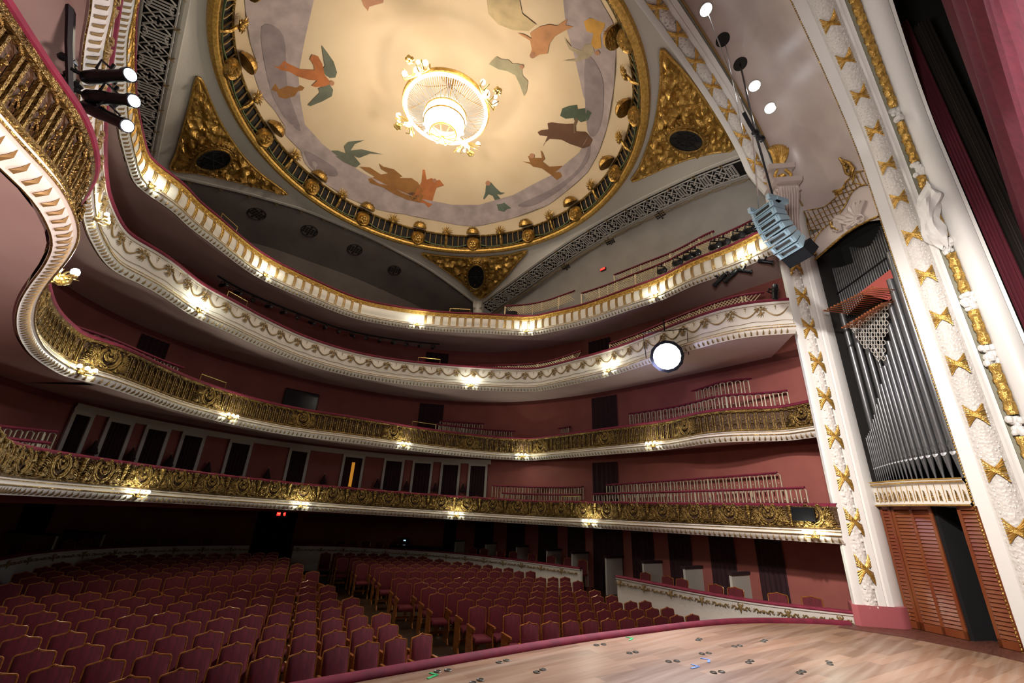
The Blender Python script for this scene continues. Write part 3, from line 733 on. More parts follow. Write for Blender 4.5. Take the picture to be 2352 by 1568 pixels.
# --- gilt relief triangles with dark oval panes
def relief_triangle(poly, oval, label, seed):
    t = thing('gilt_pendentive', label, 'relief', group=None)
    decal(poly, PEND, .03, 4.2, .20, 4.6+seed*.1, curve=True).build('relief_panel', mat('burnished relief gilding', (.72, .44, .11), .28, .7, mix=((.36, .20, .04), 6, 4, (1, 1, 1)), bump=(12, .8, 'noise')), t)
    pc = catmull2(poly, 3); pts = []
    for x, y in pc:
        loc, nor, _, _ = PEND.ray_cast(CAM, ray(x, y).normalized())
        if loc is None: loc, nor, _, _ = PEND.find_nearest(at_d(x, y, 16))
        if nor.dot(CAM-loc) < 0: nor = -nor
        pts.append(loc+nor*.05)
    mb = MB(); mb.tube(pts, .045, 6, closed=True); mb.build('gilt_border', 'bright', t)
    cx, cy, rx, ry, rot = oval
    def ov(k): return [(cx+k*(rx*math.cos(a)*math.cos(rot)-ry*math.sin(a)*math.sin(rot)), cy+k*(rx*math.cos(a)*math.sin(rot)+ry*math.sin(a)*math.cos(rot))) for a in [i*PI/12 for i in range(24)]]
    decal(ov(1), PEND, .30, 8, curve=False).build('dark_pane', 'glass', t)
    def lift(P, off):
        r = []
        for x, y in P:
            loc, nor, _, _ = PEND.ray_cast(CAM, ray(x, y).normalized())
            if loc is None: loc, nor, _, _ = PEND.find_nearest(at_d(x, y, 16))
            if nor.dot(CAM-loc) < 0: nor = -nor
            r.append(loc+nor*off)
        return r
    a, b = lift(ov(1.0), .31), lift(ov(1.12), .30); c2 = lift(ov(1.35), .08)
    mb = MB().grid([a, b, c2], True); mb.tube(lift(ov(1.0), .33), .035, 5, closed=True)
    for p in lift(ov(1.2), .24): mb.ball(p, .07, 6, (1, 1, .8))
    mb.build('oval_frame', 'gold', t)
    mb = MB(); L = lift(ov(.98), .325)
    for k in range(0, 12, 3): mb.tube([L[k], L[(k+12) % 24]], .012, 4)
    mb.tube(lift(ov(.55), .325), .012, 4, closed=True); mb.build('glazing_bar', 'void', t)
relief_triangle([(1520, 112), (1545, 135), (1573, 165), (1600, 200), (1632, 245), (1660, 290), (1686, 338), (1640, 347), (1580, 362), (1520, 385), (1452, 414), (1468, 385), (1488, 335), (1505, 280), (1515, 220), (1520, 160)], (1579, 304, 41, 27, .12), 'gilt relief triangle beside the proscenium arch, with a wide dark oval pane', 1)
relief_triangle([(968, 581), (1000, 584), (1040, 588), (1085, 590), (1130, 588), (1175, 583), (1211, 574), (1190, 600), (1165, 630), (1135, 660), (1105, 684), (1075, 660), (1045, 635), (1005, 606)], (1096, 626, 21, 29, 0), 'gilt relief triangle at the far rear corner pointing down, with an upright oval pane', 2)
relief_triangle([(454, 175), (466, 190), (480, 225), (500, 268), (525, 310), (560, 358), (600, 398), (660, 444), (610, 432), (555, 418), (500, 405), (445, 394), (393, 387), (405, 350), (420, 295), (436, 235), (445, 195)], (488, 351, 44, 26, -.1), 'dim gilt relief triangle at the far left corner, with a dark oval pane', 3)

# --- arches round the square, lattice friezes and sloping gallery ceilings
def arc_pts(side, n=60):
    P = []
    for i in range(n+1):
        u = -S+2*S*i/n
        if side == 'right': P.append(Vector((S, -u, lin(SIDE, -u))))
        elif side == 'left': P.append(Vector((-S, u, lin(SIDE, u))))
        else: P.append(Vector((u, S, lin(REAR, u))))
    return smooth(P, 4)
SIDES = {'right': Vector((1, 0, 0)), 'left': Vector((-1, 0, 0)), 'rear': Vector((0, 1, 0))}
BV = {}
for sd, out in SIDES.items():
    A = arc_pts(sd); n = len(A)
    wid = lambda t: .9+.1*math.sin(PI*t)
    prof = [(0, 0), (.02, -.03), (.10, -.05), (.16, -.02), (.17, .05)]
    mb = MB().grid([[p+out*o+Vector((0, 0, z)) for o, z in prof] for p in A])
    structure(mb.build('trim_arch_'+sd, 'white'), 'white plaster arch moulding on the '+sd+' side under the dome', 'moulding')
    # lattice frieze: dark slot with a cast lattice over it
    L0, L1 = .18, .82
    def fr(p, o): return p+out*o+Vector((0, 0, -.22*(o-.1)-.05))
    if sd != 'rear':
        mb = MB().grid([[fr(p, L0)+Vector((0, 0, .06)) for p in A], [fr(p, L1)+Vector((0, 0, .06)) for p in A]])
        structure(mb.build('ceiling_slot_'+sd, 'void'), 'dark ventilation slot behind the '+sd+' lattice', 'ceiling')
        lt = thing('lattice_frieze', 'pierced plaster lattice frieze along the '+sd+' gallery ceiling', 'grille')
        cu = [0]
        for i in range(1, n): cu.append(cu[-1]+(A[i]-A[i-1]).length)
        def lp(s, v, e=0):
            s = max(0, min(cu[-1]-1e-4, s)); i = 0
            while cu[i+1] < s: i += 1
            p = A[i].lerp(A[i+1], (s-cu[i])/(cu[i+1]-cu[i])); q = fr(p, L0+(L1-L0)*v); q.z -= e; return q
        mb = MB(); s = 0.15; R1 = .028; k = 0
        for v in (.02, .98): mb.tube([lp(cu[-1]*i/60, v) for i in range(61)], .024, 5)
        while s < cu[-1]-.6:
            if k % 2 == 0:      # lozenge
                c = s+.25
                for rr in (.5, .28): mb.tube([lp(c-.25*rr*2, .5), lp(c, .5-rr*.95), lp(c+.25*rr*2, .5), lp(c, .5+rr*.95)], R1, 4, closed=True)
                mb.tube([lp(c-.25, .1), lp(c-.05, .45)], R1, 4); mb.tube([lp(c+.25, .9), lp(c+.05, .55)], R1, 4); mb.tube([lp(c-.25, .9), lp(c-.05, .55)], R1, 4); mb.tube([lp(c+.25, .1), lp(c+.05, .45)], R1, 4)
                s += .5
            else:               # upright bars with loops
                for j in range(4): mb.tube([lp(s+.04+j*.085, .12), lp(s+.04+j*.085, .88)], R1, 4)
                for v in (.12, .88): mb.tube([lp(s+.16+.12*math.cos(a), v+.12*math.sin(a)) for a in [q*PI/4 for q in range(8)]], R1*.8, 4, closed=True)
                s += .34
            k += 1
        mb.build('lattice', 'ironm', lt)
        mb = MB(); s = .2                     # chain of links painted outside the lattice
        while s < cu[-1]-.5:
            for (a, b, w) in ((0, .5, .07), (.52, .62, .04)):
                pts = [lp(s+a+.05, 1.15-w), lp(s+b-.05, 1.15-w), lp(s+b, 1.15), lp(s+b-.05, 1.15+w), lp(s+a+.05, 1.15+w), lp(s+a, 1.15)]
                mb.tube([p+Vector((0, 0, -.075)) for p in pts], .016, 4, closed=True)
            s += .64
        mb.build('chain_border', 'leaf', lt)
    mbx = MB()
    for i in range(4, n-2, 4):
        p = fr(A[i], .15)+Vector((0, 0, -.02)); t = (A[i+1]-A[i-1]).normalized()
        for sg in (-1, 1): mbx.tube([p-t*.06*sg-out*.07, p+Vector((0, 0, -.03)), p+t*.06*sg+out*.07], [.012, .018, .012], 4)
    tag(mbx.build('gilt_ribbon_ties', 'leaf'), 'small gilt crossed ribbon ties along the '+sd+' arch', 'ornament', kind='stuff')
    # ceiling of the gallery: slopes outwards and down into its wall
    if sd == 'rear': pr = [(.16, .05), (.5, -.25), (1.4, -.55), (2.2, -1.0), (2.7, -1.9), (2.8, -3.6)]
    else: pr = [(.82, -.20), (1.15, -.40), (1.45, -.9), (1.55, -1.6), (1.6, -3.8)]
    n_ = len(A); R = []
    for k, (o, z) in enumerate(pr):
        row = []
        for i, p in enumerate(A):
            t = i/(n_-1); q = p+out*o; along = (p-Vector((p.x*abs(out.x), p.y*abs(out.y), p.z)))
            # widen so that neighbouring bays meet
            if sd == 'rear': q.x = p.x*(1+o/S*.75)
            elif p.y > 0: q.y = p.y*(1+o/S*.9)
            q.z = (p.z+z) if z > -1.5 else (12.9+z if z > -3 else 9.1)
            if k == 0: q = fr(p, o) if sd != 'rear' else p+out*o+Vector((0, 0, .05))
            row.append(q)
        R.append(row)
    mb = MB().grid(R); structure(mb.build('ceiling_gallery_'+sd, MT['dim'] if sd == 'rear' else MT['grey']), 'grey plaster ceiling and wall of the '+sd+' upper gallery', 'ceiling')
    BV[sd] = BVHTree.FromPolygons([Vector(v) for v in mb.v], mb.f)
# corner piers where the arches come down
for sx in (-1, 1):
    mb = MB(); mb.grid([[Vector((sx*(S-.05), S-.35, z)), Vector((sx*(S-.02), S-.02, z-.0)), Vector((sx*(S-.35), S-.05, z))] for z in (12.95, 12.6, 12.3)])
    c = Vector((sx*(S+.1), S+.1, 0)); mb.tube([c+Vector((0, 0, 9.1)), c+Vector((0, 0, 11.6)), c+Vector((0, 0, 12.3)), c+Vector((0, 0, 12.75))], [.22, .22, .28, .34], 10)
    structure(mb.build('trim_corner_'+('left' if sx < 0 else 'right'), 'white'), 'white pier where two arches meet at the '+('left' if sx < 0 else 'right')+' rear corner', 'moulding')
# pierced rosettes in the gallery ceilings
for i, (x, y, sd, r, pl) in enumerate(((590, 491, 'rear', .30, 'leftmost of four'), (711, 530, 'rear', .30, 'second from the left of four'), (815, 573, 'rear', .30, 'third from the left of four'), (906, 620, 'rear', .28, 'rightmost of four'), (1516, 493, 'right', .22, 'nearest the loudspeaker array of three'), (1401, 554, 'right', .22, 'middle of three'), (1299, 612, 'right', .22, 'farthest back of three'))):
    loc, nor, _, _ = BV[sd].ray_cast(CAM, ray(x, y).normalized())
    if loc is None: continue
    if nor.dot(CAM-loc) < 0: nor = -nor
    m = Matrix.Translation(loc+nor*.01) @ nor.to_track_quat('Z', 'Y').to_matrix().to_4x4()
    mb = MB()
    for j in range(-2, 3):
        for k in range(-2, 3):
            if (abs(j)+abs(k)) in (0, 1, 2) or (abs(j) == 2 and abs(k) == 1): mb.box((j*r*.36, k*r*.36, 0), (r*.27, r*.27, .012))
    mb.tube([(r*1.02*math.cos(a), r*1.02*math.sin(a), 0) for a in [q*PI/12 for q in range(24)]], .018, 4, closed=True) if sd == 'rear' else None
    o = mb.build('ceiling_rosette', 'void'); o.matrix_world = m
    tag(o, 'dark pierced vent rosette in the '+sd+' gallery ceiling, '+pl, 'vent')

# ------------------------------------------------------------------ proscenium arches
def arch_path(xa, z0, zs, zc, ya, yb, n=2.5, step=.16, zlo=None):
    """right floor -> crown -> left floor; y moves from ya (pier) to yb (vault)"""
    P = []; k = int((zs-z0)/step)
    for i in range(k): P.append((xa, ya, z0+(zs-z0)*i/k))
    m = 90; T = []
    for i in range(m+1):
        a = PI*i/m; c, s = math.cos(a), math.sin(a)
        x = xa*math.copysign(abs(c)**(2/n), c); z = zs+(zc-zs)*abs(s)**(2/n)
        T.append((x, ya+(yb-ya)*min(1, (z-zs)/.8), z))
    T = [tuple(v) for v in resample([Vector(t) for t in T], step)]
    return P+T+[(-x, y, z) for x, y, z in reversed(P)]
def ribbed(L, R, prof, mb=None):
    """profile rows (u across from L to R, h towards the hall) swept between two edge paths"""
    mb = mb or MB(); n = len(L); rows = []; NR = []
    for i in range(n):
        t = (L[min(i+1, n-1)]-L[max(i-1, 0)]).normalized(); d = R[i]-L[i]; nn = t.cross(d).normalized()
        if nn.dot(Vector((-L[i].x*.5-1e-3, -1.2, 5-L[i].z*1.0 if L[i].z > 11 else 0))) < 0: nn = -nn
        NR.append((t, nn)); rows.append([L[i]+d*u+nn*h for u, h in prof])
    return mb.grid(rows), NR
LI = [Vector(p) for p in arch_path(6.13, 1.42, 11.0, 13.22, -6.92, -6.62)]
RI = []
for p in LI:
    k = max(0, min(1, (p.z-11.0)/1.0)); sg = math.copysign(1, p.x)*min(1, abs(p.x)/1.0)
    RI.append(Vector((p.x+sg*(.42*(1-k)+.14*k), p.y-(.50*(1-k)+.60*k), p.z+.10*k)))
ia = thing('proscenium_arch', 'white inner proscenium arch and pier next to the balconies, tied with gilt ribbons', 'arch')
PI_ = [(0, -.02), (0, .03), (.08, .035), (.22, .03), (.24, .0)]
mb, NI = ribbed(LI, RI, [(0, -.06), (0, .03), (.04, .045), (.22, .035), (.245, 0)]); mb.build('flat_border', 'arch', ia)
mb, _ = ribbed(LI, RI, [(.245, 0), (.29, .035), (.36, .06), (.44, .068), (.52, .06), (.59, .035), (.635, 0)]); mb.build('carved_band', 'carved', ia)
mb, _ = ribbed(LI, RI, [(.635, 0), (.66, .035), (.80, .04), (.83, .02), (.87, .045), (1.0, .04), (1.02, -.02), (1.02, -.3)]); mb.build('outer_border', 'arch', ia)
# carved leaves: little raised bosses along the band
boss = MB()
for i in range(0, len(LI), 1):
    for u in (.33, .44, .55):
        p = LI[i].lerp(RI[i], u)+NI[i][1]*.06; j = random.uniform(-.04, .04)
        if (p-CAM).dot(CF) > 0: boss.ball(p+NI[i][0]*(j+(.08 if u == .44 else 0)), random.uniform(.018, .026), 6, (1, 1, 1.3))
boss.build('carved_leaves', 'arch', ia)
def ribbon_module(w, h):
    mb = MB()
    for s in (-1, 1):
        for k in range(-2, 3):
            o = k*.019
            pts = []
            for i in range(9):
                t = i/8*2-1; fl = 1+1.5*t*t
                pts.append(Vector((t*w*.5, .035*(1-t*t)+.01*s+.012*(1-abs(k)/2), s*t*h*.42+o*fl)))
            mb.tube(pts, [.014, .013, .012, .011, .011, .011, .012, .013, .014], 5)
    return mb
def frame_m(p, t, nn):
    x = t.cross(nn).normalized()          # across
    m = Matrix.Identity(4)
    for i in range(3): m[i][0], m[i][1], m[i][2], m[i][3] = x[i], nn[i], t[i], p[i]
    # keep right handed
    if m.to_3x3().determinant() < 0:
        for i in range(3): m[i][0] = -m[i][0]
    return m
def cum(P):
    c = [0]
    for i in range(1, len(P)): c.append(c[-1]+(P[i]-P[i-1]).length)
    return c
def walk(P, c, s):
    i = 0
    while i < len(c)-2 and c[i+1] < s: i += 1
    return i, P[i].lerp(P[i+1], (s-c[i])/max(1e-9, c[i+1]-c[i]))
rib = ribbon_module(.26, .36).mesh('gilt_ribbon', 'bright'); cI = cum(LI); s = .64
while s < cI[-1]:
    i, p = walk(LI, cI, s); _, q = walk(RI, cI, s) if False else (i, p+(RI[i]-LI[i]))
    c = p.lerp(q, .44)+NI[i][1]*.055
    if (c-CAM).dot(CF) > .5: link('gilt_ribbon', rib, ia, frame_m(c, NI[i][0], NI[i][1]))
    s += .833
# console with acanthus where the vault springs
def side_mirror(f):
    f(1)
con = MB(); pc = Vector((6.34, -7.17, 0)); dn = Vector((-.766, -.643, 0)); dt = Vector((.643, -.766, 0))
def cp(u, d, z): return pc+dt*u+dn*d+Vector((0, 0, z))
prof = [(0, 9.3), (.10, 9.35), (.16, 9.5), (.14, 9.8), (.20, 10.1), (.34, 10.35), (.46, 10.6), (.50, 10.8), (.44, 10.95), (.0, 10.95)]
con.prism(prof, lambda u, v, d: cp(d, u, v), -.24, .24)
for s_ in (-.26, .26):
    con.tube([cp(s_, .34+.12*(1-k/16)*math.cos(k*.7), 10.72+.12*(1-k/16)*math.sin(k*.7)) for k in range(15)], taper(15, .035, .015), 5)
con.box(cp(0, .24, 11.03), (.1, .1, .1))
con.prism([(-.05, 10.95), (.54, 10.95), (.58, 11.06), (-.05, 11.06)], lambda u, v, d: cp(d, u, v), -.34, .34)
con.prism([(-.05, 11.06), (.30, 11.06), (.34, 11.5), (-.05, 11.5)], lambda u, v, d: cp(d, u, v), -.26, .26)
con.prism([(-.05, 11.5), (.42, 11.5), (.46, 11.62), (-.05, 11.62)], lambda u, v, d: cp(d, u, v), -.32, .32)
for k in range(7):
    u = -.18+.06*k
    con.tube([cp(u, .10, 9.4), cp(u, .17, 9.8), cp(u, .30, 10.2), cp(u, .46, 10.55), cp(u, .52, 10.8)], .02, 5)
con.build('console', 'pink', ia)
ac = MB()
for k in range(9):
    a = -.9+1.8*k/8
    pts = [cp(.30*math.sin(a)*t+.03*math.sin(a), .22+.26*math.sin(PI*t*.75), 11.62+.75*t*math.cos(a*.8)) for t in [j/6 for j in range(7)]]
    ac.tube(pts, [.05, .07, .075, .07, .055, .035, .012], 6)
ac.ball(cp(0, .3, 11.3), .10, 8, (1.2, 1.2, .8))
for u in (-.16, .16): ac.tube([cp(u, .34, 11.1), cp(u*1.2, .38, 11.3), cp(u*.6, .36, 11.48)], .04, 6)
ac.build('acanthus_leaf', 'bright', ia)
# plinth
mb = MB(); Pb = [(6.10, -6.88), (6.08, -6.98), (6.52, -7.50), (6.62, -7.56), (6.92, -7.58), (6.92, -6.9), (6.6, -6.7)]
mb.prism(Pb, lambda u, v, d: Vector((u, v, d)), 1.09, 1.42); mb.prism([(x*1.004-.02, y) for x, y in Pb], lambda u, v, d: Vector((u, v, d)), 1.42, 1.45)
mb.build('plinth', 'rosebase', ia)
# body of the pier
mb = MB(); mb.prism([(6.14, -6.95), (6.54, -7.42), (6.86, -7.52), (7.5, -7.5), (7.5, -6.95)], lambda u, v, d: Vector((u, v, d)), 1.1, 11.4)
mb.build('pier', 'arch', ia)

# outer arch
oa = thing('proscenium_arch', 'bright white outer proscenium arch over the stage with a twisted gilt rope and gilt ribbons', 'arch')
def path_y(y, dx=0, dz=0): return [Vector((x, yy, z)) for x, yy, z in arch_path(6.18+dx, 1.1, 10.1, 12.35+dz, y, y, 2.6)]
YA, YB = -8.95, -10.25
LO, RO = path_y(YA), path_y(YB)
def uy(y): return (y-YA)/(YB-YA)
mb, NO = ribbed(LO, RO, [(0, -.25), (0, .0), (uy(-8.97), .02), (uy(-9.15), .02), (uy(-9.17), 0)]); mb.build('flat_border', 'arch', oa)
mb, _ = ribbed(LO, RO, [(uy(-9.17), 0), (uy(-9.21), .05), (uy(-9.28), .09), (uy(-9.345), .105), (uy(-9.41), .09), (uy(-9.48), .05), (uy(-9.52), 0)]); mb.build('carved_band', 'carved', oa)
mb, _ = ribbed(LO, RO, [(uy(-9.52), 0), (uy(-9.53), .03), (uy(-9.57), .045), (uy(-9.60), .03), (uy(-9.645), .035), (uy(-9.65), -.04)]); mb.build('inner_moulding', 'arch', oa)
mb, _ = ribbed(LO, RO, [(uy(-9.65), -.03), (uy(-9.72), -.03), (uy(-9.84), -.03)]); mb.build('grey_groove', mat('olive grey paint', (.30, .28, .20), .7), oa)
mb, _ = ribbed(LO, RO, [(uy(-9.84), -.03), (uy(-9.85), .05), (uy(-9.88), .09), (uy(-9.96), .14), (uy(-10.05), .16), (uy(-10.14), .14), (uy(-10.19), .10), (uy(-10.20), .05), (1, .05), (1, -.3)]); mb.build('smooth_pilaster', 'arch', oa)
cO = cum(LO); NN = len(LO)
bumps = MB(); small = MB()
for i in range(0, NN):
    c = LO[i]
    if (c-CAM).dot(CF) < .4: continue
    for k in range(2):
        for y, h in ((-9.24, .07), (-9.30, .09), (-9.36, .1), (-9.42, .085), (-9.47, .06)):
            p = c+Vector((0, y-YA+random.uniform(-.015, .015), 0))+NO[i][1]*h+NO[i][0]*(k*.08+random.uniform(-.02, .02)); bumps.ball(p, random.uniform(.010, .016), 5, (1, 1, 1.4))
    for k in range(3): small.ball(c+NO[i][0]*k*.053+NO[i][1]*.015, .020, 5, (1, .8, 1.2))
bumps.build('carved_leaves', 'arch', oa); small.build('gilt_leaf_edge', 'gold', oa)
rib2 = ribbon_module(.25, .21).mesh('gilt_ribbon', 'bright'); s = .79
while s < cO[-1]:
    i, p = walk(LO, cO, s); c = p+Vector((0, -9.345-YA, 0))+NO[i][1]*.10
    if (c-CAM).dot(CF) > .3: link('gilt_ribbon', rib2, oa, frame_m(c, NO[i][0], NO[i][1]))
    s += .935
# twisted rope with white knots
rp = MB(); pts = []; knots = []
ii = [i for i in range(NN) if (LO[i]-CAM).dot(CF) > .1 and LO[i].x > 0]
fine = resample([LO[i]+Vector((0, -9.775-YA, 0))+NO[i][1]*.03 for i in ii], .03)
def rope_seg(P, r):
    n = 10; rows = []
    for i, p in enumerate(P):
        t = (P[min(i+1, len(P)-1)]-P[max(i-1, 0)]).normalized(); a = Vector((0, 1, 0)); b = t.cross(a)
        rows.append([p+(a*math.cos(2*PI*j/n)*.9+b*math.sin(2*PI*j/n))*r*(.78+.40*abs(math.sin(1.0*(2*PI*j/n)+i*.38))+.12*math.sin(i*1.9+j*2)) for j in range(n)])
    return MB().grid(rows, True)
cf = cum(fine); L_ = cf[-1]
# gilt stretches between the knots, found up the pier
zk = [3.2, 4.45, 5.7, 6.75, 8.0, 9.9, 11.2]
cuts = []
for z in zk:
    for i, p in enumerate(fine):
        if p.z >= z: cuts.append(cf[i]); break
cuts = [0]+cuts+[L_+1]
for a, b in zip(cuts, cuts[1:]):
    seg = [p for p, c in zip(fine, cf) if a+.16 < c < b-.16]
    if len(seg) > 4: rope_seg(seg, .082).build('gilt_rope', 'bright', oa)
kn = MB()
for a in cuts[1:-1]:
    i, p = walk(fine, cf, min(a, L_-.1))
    for k in range(16):
        v = Vector((random.uniform(-.05, .02), random.uniform(-.07, .07), random.uniform(-.15, .15))); kn.ball(p+v, random.uniform(.04, .065), 7, (1, 1, 1.2))
kn.build('white_flower_knot', 'arch', oa)
# draped white figure ornament over the rope, high on the pier
fg = MB(); rows = []
for k in range(40):
    t = k/39; z = 7.95+1.55*t; cx, cy = 6.08-.10*math.sin(PI*t), -9.74+.08*math.sin(5*t)
    w = (.04+.12*abs(math.sin(PI*min(1, t*1.05)))**.7)*(1+.3*math.sin(11*t))
    rows.append([Vector((cx+w*.75*math.cos(a)*(1+.30*math.sin(5*a+9*t)), cy+w*math.sin(a)*(1+.30*math.sin(4*a-13*t)), z+.05*math.sin(3*a+4*t))) for a in [2*PI*j/26 for j in range(26)]])
fg.grid(rows, True); fg.build('draped_figure_ornament', 'arch', oa)

# ------------------------------------------------------------------ concave bay between the arches
C1 = []; C2 = []
m = 150
def at_frac(P, c, f): return walk(P, c, c[-1]*f)[1]
OI = [Vector((p.x+math.copysign(1, p.x)*(.73 if p.z < 11 else max(.30, .73-.45*(p.z-11)))*min(1, abs(p.x)/1.2), p.y-(.60 if p.z < 11 else .60), p.z+max(0, min(1, (p.z-11)))*.35)) for p in LI]
OI = []
for p, q in zip(LI, RI):
    k = max(0, min(1, (p.z-10.6)/1.2)); sg = math.copysign(1, p.x)*min(1, abs(p.x)/1.2)
    OI.append(Vector((q.x+sg*(.31*(1-k)+.02*k), -7.52*(1-k)-7.27*k, q.z+.02*k)))
mb = MB(); mb.tube([p+Vector((-.02, -.02, -.01)) for p in OI if (p-CAM).dot(CF) > .2 and p.z > 10.6], .028, 5); mb.build('gilt_leaf_edge', 'leaf', ia)
cOI = cum(OI); rows = []
for i in range(m+1):
    f = i/m; a = at_frac(OI, cOI, f); b = at_frac(LO, cO, f)
    # pair by height on the piers
    r = []
    for k in range(13):
        t = k/12; p = a.lerp(b, t); rad = Vector((p.x, 0, max(0, p.z-9.3)*1.2)); rad = rad.normalized() if rad.length > 0 else rad
        bul = .55*math.sin(PI*t)*max(0, min(1, (p.z-9.6)/2.2)); r.append(p+rad*bul)
    rows.append(r)
rows = [r for r in rows if min(p.z for p in r) > 9.05]
cove_mb = MB().grid(rows); cv = cove_mb.build('ceiling_cove', 'pink'); structure(cv, 'pinkish grey concave ceiling between the two arches', 'ceiling')
COVE = BVHTree.FromPolygons([Vector(v) for v in cove_mb.v], cove_mb.f)
def on(tree, x, y, off=0, far=14):
    loc, nor, _, _ = tree.ray_cast(CAM, ray(x, y).normalized())
    if loc is None: loc, nor, _, _ = tree.find_nearest(at_d(x, y, far))
    if nor.dot(CAM-loc) < 0: nor = -nor
    return loc+nor*off, nor
# recessed lamps in the bay
for x, y, lit, lb in ((1621, 22, 1, 'lit recessed ceiling lamp at the top of the concave bay'), (1660, 91, 0, 'dark recessed ceiling lamp opening above its dark neighbour'), (1700, 147, 0, 'dark recessed ceiling lamp opening just above the two lit ones'), (1733, 197, 1, 'lit recessed ceiling lamp, upper of the adjoining lit pair'), (1769, 248, 1, 'lit recessed ceiling lamp, lowest in the concave bay')):
    p, nn = on(COVE, x, y, .0); q = nn.to_track_quat('Z', 'Y').to_matrix().to_4x4(); q.translation = p
    t = thing('recessed_lamp', lb, 'ceiling lamp', group='recessed lamps in the concave bay', mtx=q)
    MB().grid([[Vector((r*math.cos(a), r*math.sin(a), z)) for a in [k*PI/10 for k in range(20)]] for r, z in ((.16, .0), (.155, .02), (.13, .02), (.125, .004))], True).build('trim_ring', 'frame' if lit else 'void', t)
    MB().grid([[Vector((r*math.cos(a), r*math.sin(a), .014)) for a in [k*PI/10 for k in range(20)]] for r in (.13, .001)], True).build('lamp_face', 'lens' if lit else 'void', t)
    if lit: lamp('recessed_light', 'SPOT', p+nn*.06, 60, (1, .95, .9), .08, p+nn*3+Vector((-.6, 0, -3)), 110, .6)
# edge moulding over the organ opening and the dark recess
SN = Vector((-.9, .44, 0)).normalized(); SA = Vector((6.86, -7.52, 0)); SB = Vector((6.20, -8.95, 0)); SD = (SB-SA); SL = SD.length; SD.normalize()
def sp(u, z, o=0): return SA+SD*u+SN*o+Vector((0, 0, z))
def s_hit(x, y, o=0):
    p = at_plane(x, y, SN, SN.dot(SA)+o); return (p-SA).dot(SD), p.z
mb = MB(); mb.tube([sp(u, 9.02+.17*(1-math.cos(u/SL*PI))/2+.12*math.sin(u/SL*PI), .04) for u in [SL*k/14 for k in range(15)]], .03, 6)
structure(mb.build('trim_organ_head', 'gold'), 'gilt edge above the organ opening', 'moulding')
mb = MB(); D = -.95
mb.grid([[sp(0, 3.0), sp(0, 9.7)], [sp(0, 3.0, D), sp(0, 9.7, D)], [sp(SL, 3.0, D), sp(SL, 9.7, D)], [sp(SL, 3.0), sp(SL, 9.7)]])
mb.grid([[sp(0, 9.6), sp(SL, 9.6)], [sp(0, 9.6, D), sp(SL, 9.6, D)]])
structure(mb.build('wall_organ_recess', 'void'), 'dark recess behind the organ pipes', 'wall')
mb = MB(); 
for k in range(15):
    u = SL*k/14; z = 9.02+.17*(1-math.cos(u/SL*PI))/2+.12*math.sin(u/SL*PI)
    if k: mb.add([sp(u0, z0), sp(u, z), sp(u, 9.75), sp(u0, 9.75)], [(0, 1, 2, 3)])
    u0, z0 = u, z
structure(mb.build('wall_above_organ', 'pink'), 'plaster strip above the organ opening', 'wall')
_v = [Vector(v) for v in cove_mb.v]; _n = len(_v)
COVE2 = BVHTree.FromPolygons(_v+[Vector(v) for v in mb.v], cove_mb.f+[tuple(i+_n for i in f) for f in mb.f])
# gilt trellis and white shell over the organ
def Z6(L): return [(1600+a/3.92, 300+b/3.92) for a, b in L]
trel = Z6([(950, 760), (1040, 715), (1150, 690), (1240, 620), (1290, 560), (1370, 440), (1470, 370), (1560, 375), (1565, 480), (1480, 500), (1400, 560), (1340, 680), (1250, 800), (1150, 880), (1080, 960), (1015, 1060)])
tr = thing('gilt_trellis', 'gilt trellis and scrolls painted in relief over the organ opening', 'ornament')
mb = MB()
for dirn in (0, 1):
    for k in range(-30, 60):
        seg = []
        for j in range(0, 320):
            # two sets of lines across the outline
            if dirn == 0: x, y = 1830+j*.75, 300+k*13.0-j*.75*.35
            else: x, y = 1700+k*13+j*.40, 390+j*.75
            if inside((x, y), trel): seg.append((x, y))
            elif len(seg) > 3:
                mb.tube([on(COVE2, *seg[0], .02)[0], on(COVE2, *seg[len(seg)//2], .025)[0], on(COVE2, *seg[-1], .02)[0]], .011, 4); seg = []
            else: seg = []
mb.tube([on(COVE2, x, y, .02)[0] for x, y in catmull2(trel, 3)], .016, 5, closed=True)
mb.build('trellis', 'gold', tr)
mb = MB()
for L in ([(1300, 240), (1340, 300), (1360, 380), (1400, 410)], [(1330, 260), (1390, 290), (1430, 340), (1410, 400)], [(1240, 550), (1300, 540), (1340, 520), (1360, 450)], [(1220, 830), (1230, 870), (1290, 900)], [(1060, 1080), (1050, 1100), (1080, 1120)], [(1500, 300), (1520, 350), (1550, 360)]):
    mb.tube([on(COVE2, x, y, .04)[0] for x, y in Z6(L)], [.03, .04, .035, .015][:len(L)], 6)
for x, y in Z6([(1375, 330), (1400, 380), (1310, 560), (1270, 570), (1350, 300)]): mb.ball(on(COVE2, x, y, .04)[0], .05, 6)
mb.build('gilt_crest', 'gold', tr)
mb = MB(); cxy = Z6([(1480, 800)])[0]
for k in range(11):
    a = math.radians(100+k*17); r = 62-18*abs(k-5)/5
    P_ = [(cxy[0]+r*t*math.cos(-a)*.9+18*t*t, cxy[1]+r*t*math.sin(-a)) for t in (.12, .4, .7, 1)]
    P_ = [(min(x, 2013), y) for x, y in P_]
    mb.tube([on(COVE2, x, y, .03)[0] for x, y in P_], [.03, .055, .07, .04], 6)
mb.tube([on(COVE2, cxy[0]+12*math.cos(a), cxy[1]+10*math.sin(a), .05)[0] for a in [k*PI/6 for k in range(12)]], .022, 5, closed=True)
mb.build('shell', 'pink', tr)

